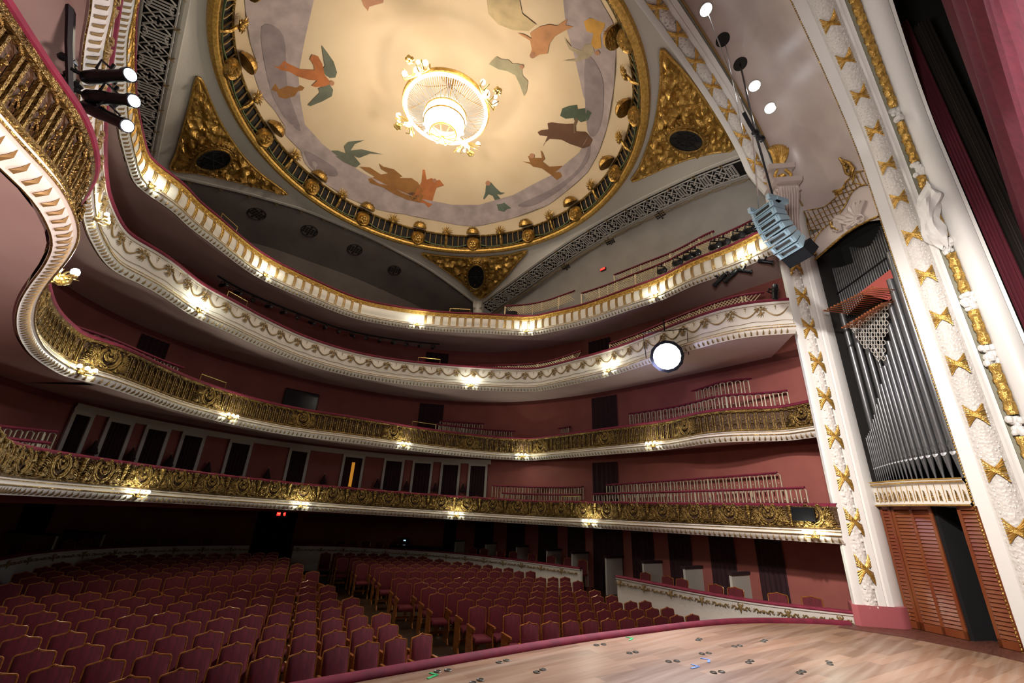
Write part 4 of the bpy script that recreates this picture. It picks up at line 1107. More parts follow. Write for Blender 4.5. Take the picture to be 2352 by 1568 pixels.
# ------------------------------------------------------------------ organ
org = thing('pipe_organ', 'pipe organ set in the wall between the two arches, tall dull grey pipes', 'organ', (6.53, -8.23, 3.68))
OB = Vector((6.53, -8.23, 3.68))
def ob(mb, name, m): return mb.build(name, m, org)
def pipe_mesh(p0, ztop, r, foot, mouth=True):
    mb = MB(); z0 = p0.z; zf = z0+foot
    prof = [(r*.22, z0), (r*.95, zf-.01), (r, zf), (r, ztop), (r*.86, ztop), (r*.86, ztop-.02)]
    mb.lathe(prof, (p0.x-OB.x, p0.y-OB.y, -OB.z), 12); return mb
def add_pipe(u, z0, zt, r, o, foot=.5, mouth=True):
    p = sp(u, z0, o); pm_ = pipe_mesh(p, zt, r, foot); po = ob(pm_, 'pipe', 'pipe')
    if mouth:
        mm_ = MB(); zf = z0+foot; b = p+SN*(r*.93)-OB
        def q(a, z, k=1.0): return Vector((p.x-OB.x, p.y-OB.y, z-OB.z))+(SN*math.cos(a)+SD*math.sin(a))*r*k
        mm_.grid([[q(a, zf-.02-.9*r*(math.cos(a*1.9)), 1.04) for a in (-.8, -.4, 0, .4, .8)], [q(a, zf-.015, 1.04) for a in (-.8, -.4, 0, .4, .8)]])
        l = mm_.build('pipe_lip', 'lip', po)
        mb2 = MB().grid([[q(a, zf+.0, 1.03) for a in (-.8, 0, .8)], [q(a, zf+.03, 1.03) for a in (-.8, 0, .8)]]); mb2.build('pipe_mouth', 'void', po)
        mb3 = MB(); mb3.tube([q(a, zf+.05+1.6*r*math.cos(a*1.9)+.02, 1.03) for a in (-.8, -.5, -.25, 0, .25, .5, .8)], r*.07, 4); mb3.build('pipe_arch', 'pipe', po)
    return po
# front rank
fr_r = [.0125+.040*(k/20)**2.3 for k in range(21)]
tot = sum(2*r*1.05 for r in fr_r); sc = (SL-.02)/tot; u = .01
for k, r in enumerate(fr_r):
    r *= sc; u += r*1.05
    zt = lin([(0, 4.55), (.15, 4.72), (.35, 5.1), (.6, 5.6), (.85, 6.15), (1.0, 6.55), (1.15, 7.05), (1.28, 7.5), (1.40, 8.0), (1.6, 8.75)], u)
    add_pipe(u, 3.66, zt, r*.97, -.10, .30+.18*(k/20)); u += r*1.05
# tall rank behind on the left, stepping down to the middle
for k, (uu, zt, r) in enumerate(((.07, 7.55, .062), (.25, 7.25, .060), (.42, 7.0, .056), (.57, 6.75, .050), (.70, 6.5, .045), (.82, 6.3, .040), (.93, 6.1, .036))):
    add_pipe(uu, 4.3, zt, r, -.28, .3, False)
# upper rank of thin pipes
for k in range(27):
    uu = .04+1.36*k/26; zb = 7.55+.75*uu/1.4
    zt = lin([(0, 8.85), (.25, 8.75), (.52, 8.70), (.54, 9.15), (.8, 8.95), (1.0, 8.9), (1.15, 9.05), (1.4, 9.35)], uu)
    add_pipe(uu, zb-.1, zt, .023, -.42, .12, False)
mb = MB(); mb.tube([sp(u_, 8.12+.38*(u_/SL), -.38)-OB for u_ in (0, .4, .8, 1.2, 1.5)], .02, 5); ob(mb, 'pipe_rail', 'metal')
rq = [s_hit(x, y, -.22) for x, y in ((1972, 672), (2042, 618), (2060, 668), (2040, 690))]; mb = MB(); mb.add([sp(a, b, -.22)-OB for a, b in rq], [(0, 1, 2, 3)]); ob(mb, 'red_case_panel', 'redp')
# horizontal copper trumpets
for row, (ra, rb, la, lb2) in enumerate((((1966, 722), (2047, 664), 73, 44), ((1976, 750), (2049, 690), 42, 24))):
    for k in range(15):
        t = k/14; rx, ry = ra[0]+(rb[0]-ra[0])*t, ra[1]+(rb[1]-ra[1])*t; uu, z = s_hit(rx, ry, .0)
        r0_ = sp(uu, z, 0); tx, ty = rx-(la+(lb2-la)*t), ry-(9 if row == 0 else -2)+(5*t)
        tip = at_plane(tx, ty, SD, SD.dot(r0_)); tm = MB()
        tm.tube([sp(uu, z, -.15)-OB, r0_-OB, r0_.lerp(tip, .85)-OB, tip-OB], [.009, .010, .013, .022], 8); ob(tm, 'copper_trumpet', 'copper')
# pierced triangular screen below the trumpets
mb = MB(); tri = [(1950, 752), (2036, 700), (2034, 770), (2030, 835), (1990, 800)]
row = 0; y = 705.0
while y < 845:
    x = 1950+(row % 2)*6.0
    while x < 2040:
        if inside((x, y), tri):
            u_, z_ = s_hit(x, y, .02)
            mb.tube([sp(u_+.035*math.cos(a), z_+.05*math.sin(a), .02+.004*(row % 2))-OB for a in [q*PI/5 for q in range(10)]], .009, 4, closed=True)
        x += 12
    y += 9; row += 1
ob(mb, 'pierced_screen', 'frame')
# white and gilt gallery front under the pipes, bowed outwards
og = thing('organ_gallery', 'white bowed gallery front with gilt fleur panels below the organ pipes', 'gallery front')
def bow(u): return .07+.16*math.sin(PI*u/SL)**1.5
mb = MB(); us = [SL*k/40 for k in range(41)]
mb.grid([[sp(u_, z, bow(u_)+o) for o, z in ((-.2, 3.20), (.0, 3.20), (.02, 3.23), (-.03, 3.26), (-.04, 3.55), (.0, 3.59), (.03, 3.62), (.03, 3.66), (-.2, 3.66))] for u_ in us]); mb.build('gallery_panel', 'white', og)
mb = MB()
for z, o in ((3.21, .03), (3.60, .025), (3.65, .04)): mb.tube([sp(u_, z, bow(u_)+o) for u_ in us], .012, 5)
for k in range(16):
    u_ = (k+.0)*SL/15; mb.tube([sp(u_, 3.26, bow(u_)-.025), sp(u_, 3.56, bow(u_)-.03)], .006, 4)
mb.build('gilt_beading', 'bright', og)
for k in range(15):
    mb = MB(); u_ = (k+.5)*SL/15; b = bow(u_)-.03
    for j in range(6):
        mb.tube([sp(u_-.02*(1-j/7), 3.29+.028*j, b+.01), sp(u_, 3.31+.03*j, b+.03), sp(u_+.02*(1-j/7), 3.29+.028*j, b+.01)], .009, 4)
    mb.build('gilt_fleur', 'gold', og)
# louvred doors below
def louvre_leaf(u0, u1, o0, o1, lb, mid=True):
    d = thing('louvred_door', lb, 'door')
    def dp(u, z, o=0): t = (u-u0)/(u1-u0); return sp(u, z, o0+(o1-o0)*t+o)
    z0, z1 = 1.12, 3.20; fr_ = MB(); w = .05
    def bar(ua, ub, za, zb, o=.0, dep=.035):
        fr_.add([dp(ua, za, o), dp(ub, za, o), dp(ub, zb, o), dp(ua, zb, o), dp(ua, za, o-dep), dp(ub, za, o-dep), dp(ub, zb, o-dep), dp(ua, zb, o-dep)], [(0, 1, 2, 3), (4, 5, 6, 7), (0, 1, 5, 4), (2, 3, 7, 6), (1, 2, 6, 5), (0, 3, 7, 4)])
    cols = [u0+(u1-u0)*k/(2 if mid else 1) for k in range(3 if mid else 2)]
    bar(u0, u0+w, z0, z1); bar(u1-w, u1, z0, z1); bar(u0, u1, z1-.06, z1); bar(u0, u1, z0, z0+.12)
    for c in cols[1:-1]: bar(c-w*.5, c+w*.5, z0, z1)
    fr_.build('door_frame', 'rdoor', d); sl = MB(); n = 30
    for a, b in zip(cols, cols[1:]):
        for k in range(n):
            za = z0+.13+(z1-z0-.2)*k/n; zb = za+(z1-z0-.2)/n
            sl.add([dp(a+w*.4, za, -.004), dp(b-w*.4, za, -.004), dp(b-w*.4, zb, -.030), dp(a+w*.4, zb, -.030), dp(a+w*.4, zb, -.004), dp(b-w*.4, zb, -.004)], [(0, 1, 2, 3), (3, 2, 5, 4)])
    sl.build('louvre_slats', 'rdoor', d, smooth=False)
louvre_leaf(.02, .22, .02, .02, 'narrow louvred red brown side leaf against the inner white pier', False)
louvre_leaf(.24, .93, .03, .03, 'broad two panel louvred red brown door left of the dark opening')
louvre_leaf(1.32, 1.62, .03, .03, 'louvred red brown door right of the dark opening, at the outer arch', False)
mb = MB(); mb.grid([[sp(0, 1.1, -.06), sp(0, 3.2, -.06)], [sp(.95, 1.1, -.06), sp(.95, 3.2, -.06)], [sp(.95, 1.1, -1.2), sp(.95, 3.2, -1.2)], [sp(1.6, 1.1, -1.2), sp(1.6, 3.2, -1.2)]])
structure(mb.build('wall_wing_passage', 'black'), 'dark wing passage behind the louvred doors', 'wall')

# ------------------------------------------------------------------ stage house: black void, curtains
mb = MB(); mb.grid([[Vector((6.5, -10.26, 1.1)), Vector((8.2, -10.3, 1.1)), Vector((8.2, -17, 1.1)), Vector((-8, -17, 1.1))], [Vector((6.5, -10.26, 18)), Vector((8.2, -10.3, 18)), Vector((8.2, -17, 18)), Vector((-8, -17, 18))]])
structure(mb.build('wall_stage_house', 'void'), 'black masking of the stage house', 'wall')
def cloth(name, edge_top, edge_bot, m, label, folds, amp, n=90):
    """hanging cloth between two polylines of equal length"""
    mb = MB(); rows = []
    T = resample([Vector(p) for p in edge_top], .01); B = resample([Vector(p) for p in edge_bot], .01)
    for i in range(n+1):
        t = i/n; a = T[int(t*(len(T)-1))]; b = B[int(t*(len(B)-1))]; w = Vector((0, 1, 0))*amp*(math.sin(t*folds*2*PI)+.4*math.sin(t*folds*5.3+1))
        rows.append([a.lerp(b, k/14)+w*(.5+.5*k/14)*(1 if k < 14 else 1.1) for k in range(15)])
    mb.grid(rows); o = mb.build(name, m); return tag(o, label, 'curtain')
P1 = lambda x, y, yy: at_plane(x, y, (0, 1, 0), yy)
# raised main curtain: its drawn edge falls diagonally across the stage opening
rows = []
for k in range(220):
    o = k/219; row = []
    for j in range(25):
        t = j/24; x, y = 2100+300*t, -222+855*t
        p = P1(x+o*(560-80*t), y-o*60, -10.85); w_ = math.sin(k*.50+.8*math.sin(k*.13))
        row.append(p+Vector((0, (.09+.05*t)*w_+.03*math.sin(k*1.3+t*3), 0)))
    rows.append(row)
tag(MB().grid(rows).build('main_curtain', 'curtain'), 'large red main curtain drawn up in diagonal folds above the stage', 'curtain')
leg = [Vector((6.35-.10*k/24*0, -10.27-.25*k/24, 0)) for k in range(25)]
rows = []
for k in range(26):
    y = -10.27-.24*k/25; x = 6.16+.012*math.sin(k*1.3)
    rows.append([Vector((x, y, z)) for z in (5.7, 7, 9, 11, 14)])
tag(MB().grid(rows).build('curtain_leg', 'curtain'), 'narrow red curtain edge hanging just behind the white outer arch', 'curtain')
rows = []
for k in range(26):
    y = -10.5-.35*k/25; x = 6.5+.07*math.sin(k*1.5)
    rows.append([Vector((x, y, z)) for z in (2, 5, 9, 14)])
tag(MB().grid(rows).build('masking_drape', mat('dark brown masking cloth', (.035, .022, .015), .95)), 'dark brown masking drape behind the red curtain edge', 'curtain')

# ------------------------------------------------------------------ ground level parapets and doorways
def ordinal(n): return ['first', 'second', 'third', 'fourth', 'fifth', 'sixth', 'seventh', 'eighth', 'ninth', 'tenth', 'eleventh', 'twelfth', 'thirteenth', 'fourteenth', 'fifteenth', 'sixteenth', 'seventeenth', 'eighteenth', 'nineteenth', 'twentieth', 'twenty-first', 'twenty-second', 'twenty-third', 'twenty-fourth', 'twenty-fifth'][n-1]
def parapet(c, label):
    t = thing('box_parapet', label, 'parapet')
    c.sweep([(.02, -.86), (.04, -.84), (.04, -.78), (.015, -.76), (0, -.4), (.0, -.16), (.015, -.13), (.02, -.05), (.05, -.03), (.055, 0), (-.10, .0), (-.10, -.86)]).build('cream_panel', 'white', t)
    c.sweep([(.06, 0), (.065, .02), (.04, .045), (-.10, .045), (-.13, .0)]).build('velvet_top', 'velvet', t)
    mb = MB(); q = .15; k = 0
    while q < c.len-.15:
        m = c.mtx(q, 0, .02); f = MB()
        for s in (-1, 1):
            f.tube([Vector((s*(.04+.16*j/8), .012, -.13-.025*math.sin(j*1.1))) for j in range(9)], [.011, .013, .012, .011, .011, .01, .009, .008, .006], 5)
            f.ball((s*.11, .015, -.155), .016, 5); f.ball((s*.17, .012, -.11), .012, 5)
        if k % 2 == 0:
            f.ball((0, .02, -.13), .035, 6, (1, .6, 1)); f.tube([(0, .02, -.06), (0, .025, -.13), (0, .015, -.22)], [.012, .03, .005], 6)
            for s in (-1, 1): f.tube([(0, .02, -.12), (s*.05, .02, -.07), (s*.03, .02, -.04)], [.015, .012, .006], 5)
        else: f.ball((0, .018, -.135), .026, 6, (1.2, .6, 1))
        mb.merge(f, m); q += .42; k += 1
    mb.build('gilt_foliage', 'leaf', t)
parapet(PARL, 'cream parapet with gilt foliage left of the dark central doorway')
parapet(PARM, 'cream parapet with gilt foliage curving right of the dark central doorway')
parapet(PARR, 'cream parapet with gilt foliage ending at the right stage pier')

def doorway(c, xa, xb, ymid, z0, z1, label, framed=False, dep=.35, m='drape', off=.0):
    ha, hb = c.hit(xa, ymid), c.hit(xb, ymid)
    if not ha or not hb: return
    a, b = ha[0], hb[0]; (pa, na), (pb, nb) = c.at(a), c.at(b); n = (na+nb).normalized()
    t = thing('doorway', label, 'doorway')
    def P(p, o, z): q = p+n*o; return Vector((q.x, q.y, z))
    mb = MB(); k = 18; rows = []
    for z in (z0, z1):
        rows.append([P(pa.lerp(pb, i/k), .03+.02*math.sin(i*1.9), z) for i in range(k+1)])
    mb.grid(rows); mb.build('door_curtain', m, t)
    if framed:
        mb = MB(); w = .085; d = (pb-pa).normalized()
        for p, s in ((pa, -1), (pb, 1)):
            q = [P(p, .02, 0), P(p+d*s*w, .02, 0)]
            mb.add([Vector((v.x, v.y, z))+n*o for z in (z0, z1+.09) for o in (0, .05) for v in q], [(0, 1, 3, 2), (4, 5, 7, 6), (0, 1, 5, 4), (2, 3, 7, 6), (0, 2, 6, 4), (1, 3, 7, 5)])
        q = [P(pa-d*w, .02, 0), P(pb+d*w, .02, 0)]
        mb.add([Vector((v.x, v.y, z))+n*o for z in (z1, z1+.10) for o in (0, .06) for v in q], [(0, 1, 3, 2), (4, 5, 7, 6), (0, 1, 5, 4), (2, 3, 7, 6), (0, 2, 6, 4), (1, 3, 7, 5)])
        mb.build('door_frame', 'frame', t)
    return t, pa, pb, n
d1 = [(157, 194, 980), (239, 287, 1000), (327, 372, 1018), (412, 455, 1032), (524, 567, 1044), (663, 700, 1064), (788, 828, 1079), (883, 920, 1088), (950, 987, 1092), (1016, 1051, 1095), (1080, 1114, 1098)]
for i, (a, b, y) in enumerate(d1):
    r = doorway(WALLC, a, b, y, 2.75, 4.42, 'pale framed doorway with dark drape above the lowest balcony, %s from the left' % ordinal(i+1), True)
    if i == 6 and r:
        t, pa, pb, n = r; mb = MB(); q1, q2 = pa.lerp(pb, .42)+n*.07, pa.lerp(pb, .60)+n*.07
        mb.add([Vector((q1.x, q1.y, 2.9)), Vector((q2.x, q2.y, 2.9)), Vector((q2.x, q2.y, 4.25)), Vector((q1.x, q1.y, 4.25))], [(0, 1, 2, 3)]); mb.build('corridor_light_gap', 'amber', t)
        t['label'] = 'pale framed doorway above the lowest balcony with an amber gap in its dark drape'
# pale cornice running above those doorways
ca = WALLC.hit(165, 940)[0]; cb = WALLC.hit(1128, 1075)[0]
WALLC.sweep([(.0, 4.50), (.05, 4.51), (.06, 4.56), (.09, 4.60), (.09, 4.66), (0, 4.68)], ca, cb).build('trim_1', 'frame')['kind'] = 'structure'
for (a, b, y, z0, z1, lb) in ((312, 385, 800, 4.8, 6.75, 'tall dark curtained doorway at the left behind the second balcony'), (962, 1018, 950, 4.8, 6.75, 'dark curtained doorway at the centre behind the second balcony'), (1360, 1418, 930, 4.8, 6.75, 'dark curtained doorway at the right behind the second balcony'),
                          (392, 452, 620, 7.0, 8.95, 'dark curtained doorway at the left behind the third balcony'), (978, 1030, 820, 7.0, 8.95, 'dark curtained doorway at the centre behind the third balcony'), (1352, 1402, 780, 7.0, 8.95, 'dark curtained doorway at the right behind the third balcony'),
                          (1362, 1420, 1090, 2.7, 4.5, 'dark curtained doorway at the right end behind the lowest balcony')):
    doorway(WALLC, a, b, y, z0, z1, lb, False)
gd = [(580, 672, 1235, 'wide dark central doorway at the back of the stalls'), (48, 118, 1180, 'dark doorway at the far left of the ground level')]
for a, b, y, lb in gd: doorway(GROUND, a, b, y, .3, 2.6, lb)
for i, (a, b) in enumerate(((1016, 1045), (1088, 1132), (1163, 1205), (1237, 1281), (1305, 1345), (1364, 1432), (1453, 1503), (1538, 1590), (1632, 1690), (1738, 1800))):
    doorway(GROUND, a, b, 1270, .5, 2.56, 'dark draped box doorway on the ground level right wall, %s from the left' % ordinal(i+1))
# grey partitions between the boxes
for i, (x, y, w) in enumerate(((1066, 1255, .7), (1138, 1262, .7), (1212, 1266, .7), (1288, 1280, .75), (1350, 1290, .8), (1430, 1300, .8), (1520, 1310, .8), (1613, 1325, .8), (1722, 1345, .85))):
    h = GROUND.hit(x, y)
    if not h: continue
    p, n = GROUND.at(h[0]); t = thing('box_partition', 'grey panelled partition between ground level boxes, %s from the left' % ordinal(i+1), 'partition', (p.x, p.y, .62))
    d = Vector((-n.y, n.x, 0)); mb = MB(); mm_ = Matrix(((n.x, d.x, 0), (n.y, d.y, 0), (0, 0, 1)))
    mb.box(n*(w*.5), (w, .06, 1.0), mm_); 
    for v in range(len(mb.v)): mb.v[v] = (mb.v[v][0], mb.v[v][1], mb.v[v][2]+.5)
    mb.build('panel', 'frame', t)
    mb = MB(); mb.box(n*(w*.5)+Vector((0, 0, 1.03)), (w+.05, .12, .06), mm_); mb.build('dark_cap', 'drape', t)
for i, (x, y) in enumerate(((20, 1225), (150, 1222))):
    h = GROUND.hit(x, y); p, n = GROUND.at(h[0]); t = thing('box_partition', ('grey partition at the far left edge of the ground level', 'grey partition right of the far left ground level doorway')[i], 'partition', (p.x, p.y, .62))
    d = Vector((-n.y, n.x, 0)); mm_ = Matrix(((n.x, d.x, 0), (n.y, d.y, 0), (0, 0, 1))); mb = MB(); mb.box(n*.8+Vector((0, 0, .5)), (1.6, .06, 1.0), mm_); mb.build('panel', 'frame', t)
    mb = MB(); mb.box(n*.8+Vector((0, 0, 1.03)), (1.7, .12, .06), mm_); mb.build('dark_cap', 'drape', t)
# dark conical wall lights between the first tier doorways
for i, (x, y) in enumerate(((205, 1028), (294, 1043), (383, 1058), (472, 1074), (611, 1088), (741, 1101), (865, 1110), (933, 1115), (1000, 1119), (1064, 1121))):
    h = WALLC.hit(x, y); p, n = WALLC.at(h[0]); t = thing('wall_sconce', 'dark conical unlit wall light between doorways, %s from the left' % ordinal(i+1), 'wall light', (p.x+n.x*.12, p.y+n.y*.12, h[1]-.14), group='conical wall lights above the lowest balcony')
    MB().lathe([(.10, 0), (.12, .03), (.085, .09), (.095, .10), (.05, .19), (.055, .20), (.012, .31)], n=8).build('cone_shade', 'drape', t)
    MB().lathe([(.012, .30), (.02, .33), (.004, .37)], n=6).build('gilt_finial', 'leaf', t)

# ------------------------------------------------------------------ inner rails of the boxes
def railing(c, off, xa, xb, y, zrel, h, label, style='arcade', pitch=.20):
    cc = c.off(off); ha, hb = cc.hit(xa, y[0]), cc.hit(xb, y[1])
    if not ha or not hb: return
    if ha[0] > hb[0]: ha, hb = hb, ha
    a, b = ha[0], hb[0]; zb0 = c.P[len(c.P)//2].z
    za, zb = (max(zb0+.45, min(zb0+1.75, v[1]-h)) for v in (ha, hb)); zrel = 0
    P = []; n_ = max(4, int((b-a)/.15))
    for i in range(n_+1): p = cc.at(a+(b-a)*i/n_)[0]; P.append(Vector((p.x, p.y, za+(zb-za)*i/n_)))
    cc = Curve(P, raw=True); a, b = 0, cc.len
    t = thing('box_railing', label, 'railing')
    cc.sweep([(.02, zrel+h-.02), (.04, zrel+h), (.03, zrel+h+.03), (-.03, zrel+h+.035), (-.05, zrel+h), (-.03, zrel+h-.02)], a, b).build('velvet_top', 'velvet', t)
    mb = MB()
    q = a+.02
    while q < b+.1:
        p, _ = cc.at(q); mb.tube([Vector((p.x, p.y, zb0+.16)), Vector((p.x, p.y, p.z+h))], .018, 6); q += 1.1
    if style == 'arcade':
        q = a+.08
        while q < b:
            m = cc.mtx(q, zrel, 0); f = MB()
            for s in (-1, 1): f.box((s*pitch*.30, 0, h*.45), (.02, .02, h*.9))
            f.tube([Vector((pitch*.30*math.cos(A_), 0, h*.82+pitch*.3*math.sin(A_))) for A_ in [PI*i/5 for i in range(6)]], .011, 4)
            f.ball((0, 0, h*.45), .014, 5); mb.merge(f, m); q += pitch
        mb.build('gilt_arcade', mat('pale worn gilding', (.50, .44, .30), .5, .2) if 'pg' not in MT else MT['pg'], t)
    else:
        p0 = None; n = int((b-a)/.045); step = (b-a)/n
        for s in (-1, 1):
            for i in range(-6, n+6):
                q0, q1 = a+i*step*1.0, a+i*step+s*h*.9; z0, z1 = 0, h*.9
                if q1 < a or q1 > b or q0 < a or q0 > b: continue
                if i % 2: continue
                pa, _ = cc.at(q0); pb, _ = cc.at(q1); mb.tube([pa+Vector((0, 0, zrel)), pb+Vector((0, 0, zrel+h*.95))], .012, 3, False)
        q = a
        while q < b:
            p, _ = cc.at(q); mb.tube([p+Vector((0, 0, zrel)), p+Vector((0, 0, zrel+h))], .016, 5); q += .75
        mb.build('lattice', mat('pale gilt lattice', (.80, .66, .42), .45, .1), t)
railing(T1, .55, 1362, 1848, (1136, 1120), .45, .42, 'pale gilt arcaded rail just behind the lowest balcony on the right')
railing(T1, 1.0, 1392, 1785, (1114, 1086), .75, .42, 'pale gilt arcaded rail of the upper row above the lowest balcony on the right')
railing(T1, .55, 1152, 1335, (1134, 1140), .45, .40, 'short lower gilt rail right of the framed doorways')
railing(T1, 1.0, 1130, 1338, (1115, 1118), .70, .40, 'short upper gilt rail right of the framed doorways')
railing(T1, .5, -40, 112, (1000, 1018), .42, .42, 'pale gilt rail at the far left above the lowest balcony')
railing(T1, .9, -40, 130, (975, 992), .66, .42, 'upper pale gilt rail at the far left above the lowest balcony')
railing(T2, .55, 1445, 1808, (951, 897), .62, .42, 'lower arcaded rail behind the second balcony on the right')
railing(T2, 1.0, 1384, 1745, (942, 868), .95, .42, 'upper arcaded rail behind the second balcony on the right')
railing(T2, .50, 1000, 1310, (974, 980), .62, .36, 'lower gilt rail behind the second balcony at the centre right')
railing(T2, .95, 1010, 1336, (967, 952), .90, .40, 'upper gilt rail behind the second balcony at the centre right')
railing(T2, .5, 140, 420, (738, 845), .62, .40, 'gilt rail behind the second balcony at the left')
railing(T3, .5, 1100, 1335, (840, 806), .72, .42, 'pale lattice rail behind the third balcony at the centre', 'lat')
railing(T3, .45, 1400, 1755, (790, 672), .74, .46, 'pale lattice rail behind the third balcony on the right', 'lat')
railing(T4, .5, 1335, 1735, (674, 503), .62, .46, 'lower pale lattice rail behind the top balcony on the right', 'lat')
railing(T4, 1.0, 1410, 1640, (630, 531), 1.05, .46, 'upper pale lattice rail behind the top balcony on the right', 'lat')
railing(T4, .7, 1160, 1320, (703, 668), .62, .40, 'pale lattice rail behind the top balcony near the corner pier', 'lat')
# little brass guard rails standing on the velvet tops
for i, (T_, x0, x1, y, hh) in enumerate(((T1, 1290, 1332, 1140, .80), (T2, 455, 515, 885, .92), (T2, 945, 1000, 985, .92), (T3, 515, 563, 700, .98), (T3, 958, 1008, 845, .98), (T4, 500, 543, 520, .92), (T4, 1032, 1078, 725, .9))):
    a, b = T_.hit(x0, y), T_.hit(x1, y+10)
    pts = [T_.at(a[0])[0], T_.at(b[0])[0]]; z = hh+.08; mb = MB()
    mb.tube([pts[0]+Vector((0, 0, hh-.12)), pts[0]+Vector((0, 0, z)), pts[1]+Vector((0, 0, z)), pts[1]+Vector((0, 0, hh-.12))], .011, 6)
    tag(mb.build('brass_guard_rail', 'brass'), 'small brass guard rail standing on the %s velvet top, %s' % (('lowest balcony', 'second balcony', 'second balcony', 'third balcony', 'third balcony', 'top balcony', 'top balcony')[i], ('right of centre', 'at the left', 'at the centre', 'at the left', 'at the centre', 'at the left', 'by the corner pier')[i]), 'guard rail')

# ------------------------------------------------------------------ bracket lamps on the balcony cornices
def make_lamp():
    t = thing('bracket_lamp', 'x', 'wall lamp', group='bracket lamps along the balcony fronts')
    mb = MB()
    for s in (-1, 0, 1):
        mb.tube([(0, 0, .04), (s*.05, .06, -.02), (s*.11, .12, -.02), (s*.13, .15, .03)], [.016, .014, .012, .010], 6)
        mb.lathe([(.012, 0), (.03, .015), (.034, .03), (.02, .035)], (s*.13, .15, .02), 8)
    mb.lathe([(.0, 0), (.05, .01), (.06, .03), (.02, .05)], (0, 0, .03), 8, Matrix.Rotation(-PI/2, 4, 'X')); fan(mb, 0, .02, .13, PI*.2, PI*.8, 5, .012, .02)
    mb.build('gilt_bracket', 'brass', t)
    for s in (-1, 0, 1): MB().ball((s*.13, .15, .085), .036, 10, (1, 1, 1.1)).build('glowing_bulb', 'bulb', t)
    return t
L0 = make_lamp(); bpy.context.view_layer.update(); note_kids(L0)
lamps = [(T4, 335, 424, 'top balcony', 'at its left bend'), (T4, 600, 638, 'top balcony', 'left of the rear centre'), (T4, 957, 755, 'top balcony', 'at the rear centre'), (T4, 1210, 764, 'top balcony', 'below the corner pier'), (T4, 1510, 667, 'top balcony', 'above the dazzling spotlight'), (T4, 1725, 590, 'top balcony', 'at its right end by the loudspeaker array'),
         (T3, 442, 714, 'third balcony', 'at the left'), (T3, 1081, 886, 'third balcony', 'at the rear centre'), (T3, 1405, 850, 'third balcony', 'just left of the dazzling spotlight'), (T3, 238, 412, 'third balcony', 'beside the nearest bulging box'),
         (T2, 172, 855, 'second balcony', 'at the near left bend'), (T2, 517, 960, 'second balcony', 'left of centre'), (T2, 925, 1025, 'second balcony', 'at the rear centre'), (T2, 1200, 1040, 'second balcony', 'right of the rear centre'), (T2, 1505, 1015, 'second balcony', 'on the right side'),
         (T1, 300, 1138, 'lowest balcony', 'at the left'), (T1, 688, 1155, 'lowest balcony', 'above the red exit sign'), (T1, 1047, 1184, 'lowest balcony', 'at the rear right'), (T1, 1360, 1212, 'lowest balcony', 'on the right side'), (T1, 1878, 1241, 'lowest balcony', 'beside the stage pier')]
first = True
for T_, x, y, wh, wr in lamps:
    h = T_.hit(x, y)
    o = L0 if first else copy_tree(L0); first = False
    o.matrix_world = T_.mtx(h[0], .10, .10); o['label'] = 'gilt bracket lamp, %s, %s' % (wh, wr)
    p, n = T_.at(h[0]); lamp('bracket_light', 'POINT', p+n*.32+Vector((0, 0, .20)), 20, (.97, 1, .82), .05)
# larger lit cluster below the near left box
h = (0, 0); o = copy_tree(L0)
pb_ = at_d(140, 652, 7.4); o.matrix_world = Matrix.Translation(pb_) @ Matrix.Rotation(PI-.3, 4, 'Z') @ Matrix.Scale(1.25, 4)
o['label'] = 'larger gilt lamp cluster hanging under the nearest left box of the second balcony'
lamp('bracket_light', 'POINT', pb_+Vector((.25, 0, .25)), 24, (.95, 1, .97), .06)

# ------------------------------------------------------------------ chandelier
ch = thing('chandelier', 'large glowing crystal chandelier with a gilt ring hanging under the painted dome', 'chandelier', (0, 0, 13.8))
def cz(z): return z-13.8
mb = MB(); mb.lathe([(1.30, cz(14.98)), (1.42, cz(15.0)), (1.44, cz(15.08)), (1.40, cz(15.16)), (1.30, cz(15.14)), (1.27, cz(15.05)), (1.30, cz(14.98))], n=64)
mb.f = [f for f in mb.f if len(f) == 4]
mb.build('gilt_ring', 'bright', ch)
mb = MB(); mb.tube([(1.32*math.cos(a), 1.32*math.sin(a), cz(14.97)) for a in [2*PI*k/64 for k in range(64)]], .055, 8, closed=True); mb.build('glowing_ring', 'ringglow', ch)
mb = MB(); cr = MB()
for k in range(110):
    a = 2*PI*k/110; j = random.uniform(-.02, .02)
    pts = [(1.26*math.cos(a), 1.26*math.sin(a), cz(14.95)), (.98*math.cos(a+j), .98*math.sin(a+j), cz(14.80)), (.62*math.cos(a), .62*math.sin(a), cz(14.75))]
    mb.tube(pts, .012, 4)
mb.build('crystal_strands', mat('crystal strands', (.75, .78, .8), .15, .3, spec=.9), ch)
mb = MB(); mb.lathe([(.66, cz(14.75)), (.70, cz(14.6)), (.62, cz(14.3)), (.46, cz(14.08)), (.40, cz(14.02))], n=40); mb.f = [f for f in mb.f if len(f) == 4]; mb.build('crystal_bowl', 'warmbulb', ch)
mb = MB()
for r, z in ((.68, 14.76), (.66, 14.45), (.42, 14.0)): mb.tube([(r*math.cos(a), r*math.sin(a), cz(z)) for a in [2*PI*k/40 for k in range(40)]], .028, 6, closed=True)
for k in range(8):
    a = k*PI/4; mb.tube([(.42*math.cos(a), .42*math.sin(a), cz(14.0)), (.22*math.cos(a), .22*math.sin(a), cz(13.9)), (0, 0, cz(13.86))], .016, 5)
    mb.tube([(1.3*math.cos(a), 1.3*math.sin(a), cz(15.1)), (.7*math.cos(a), .7*math.sin(a), cz(15.5)), (0, 0, cz(16.2))], .018, 5)
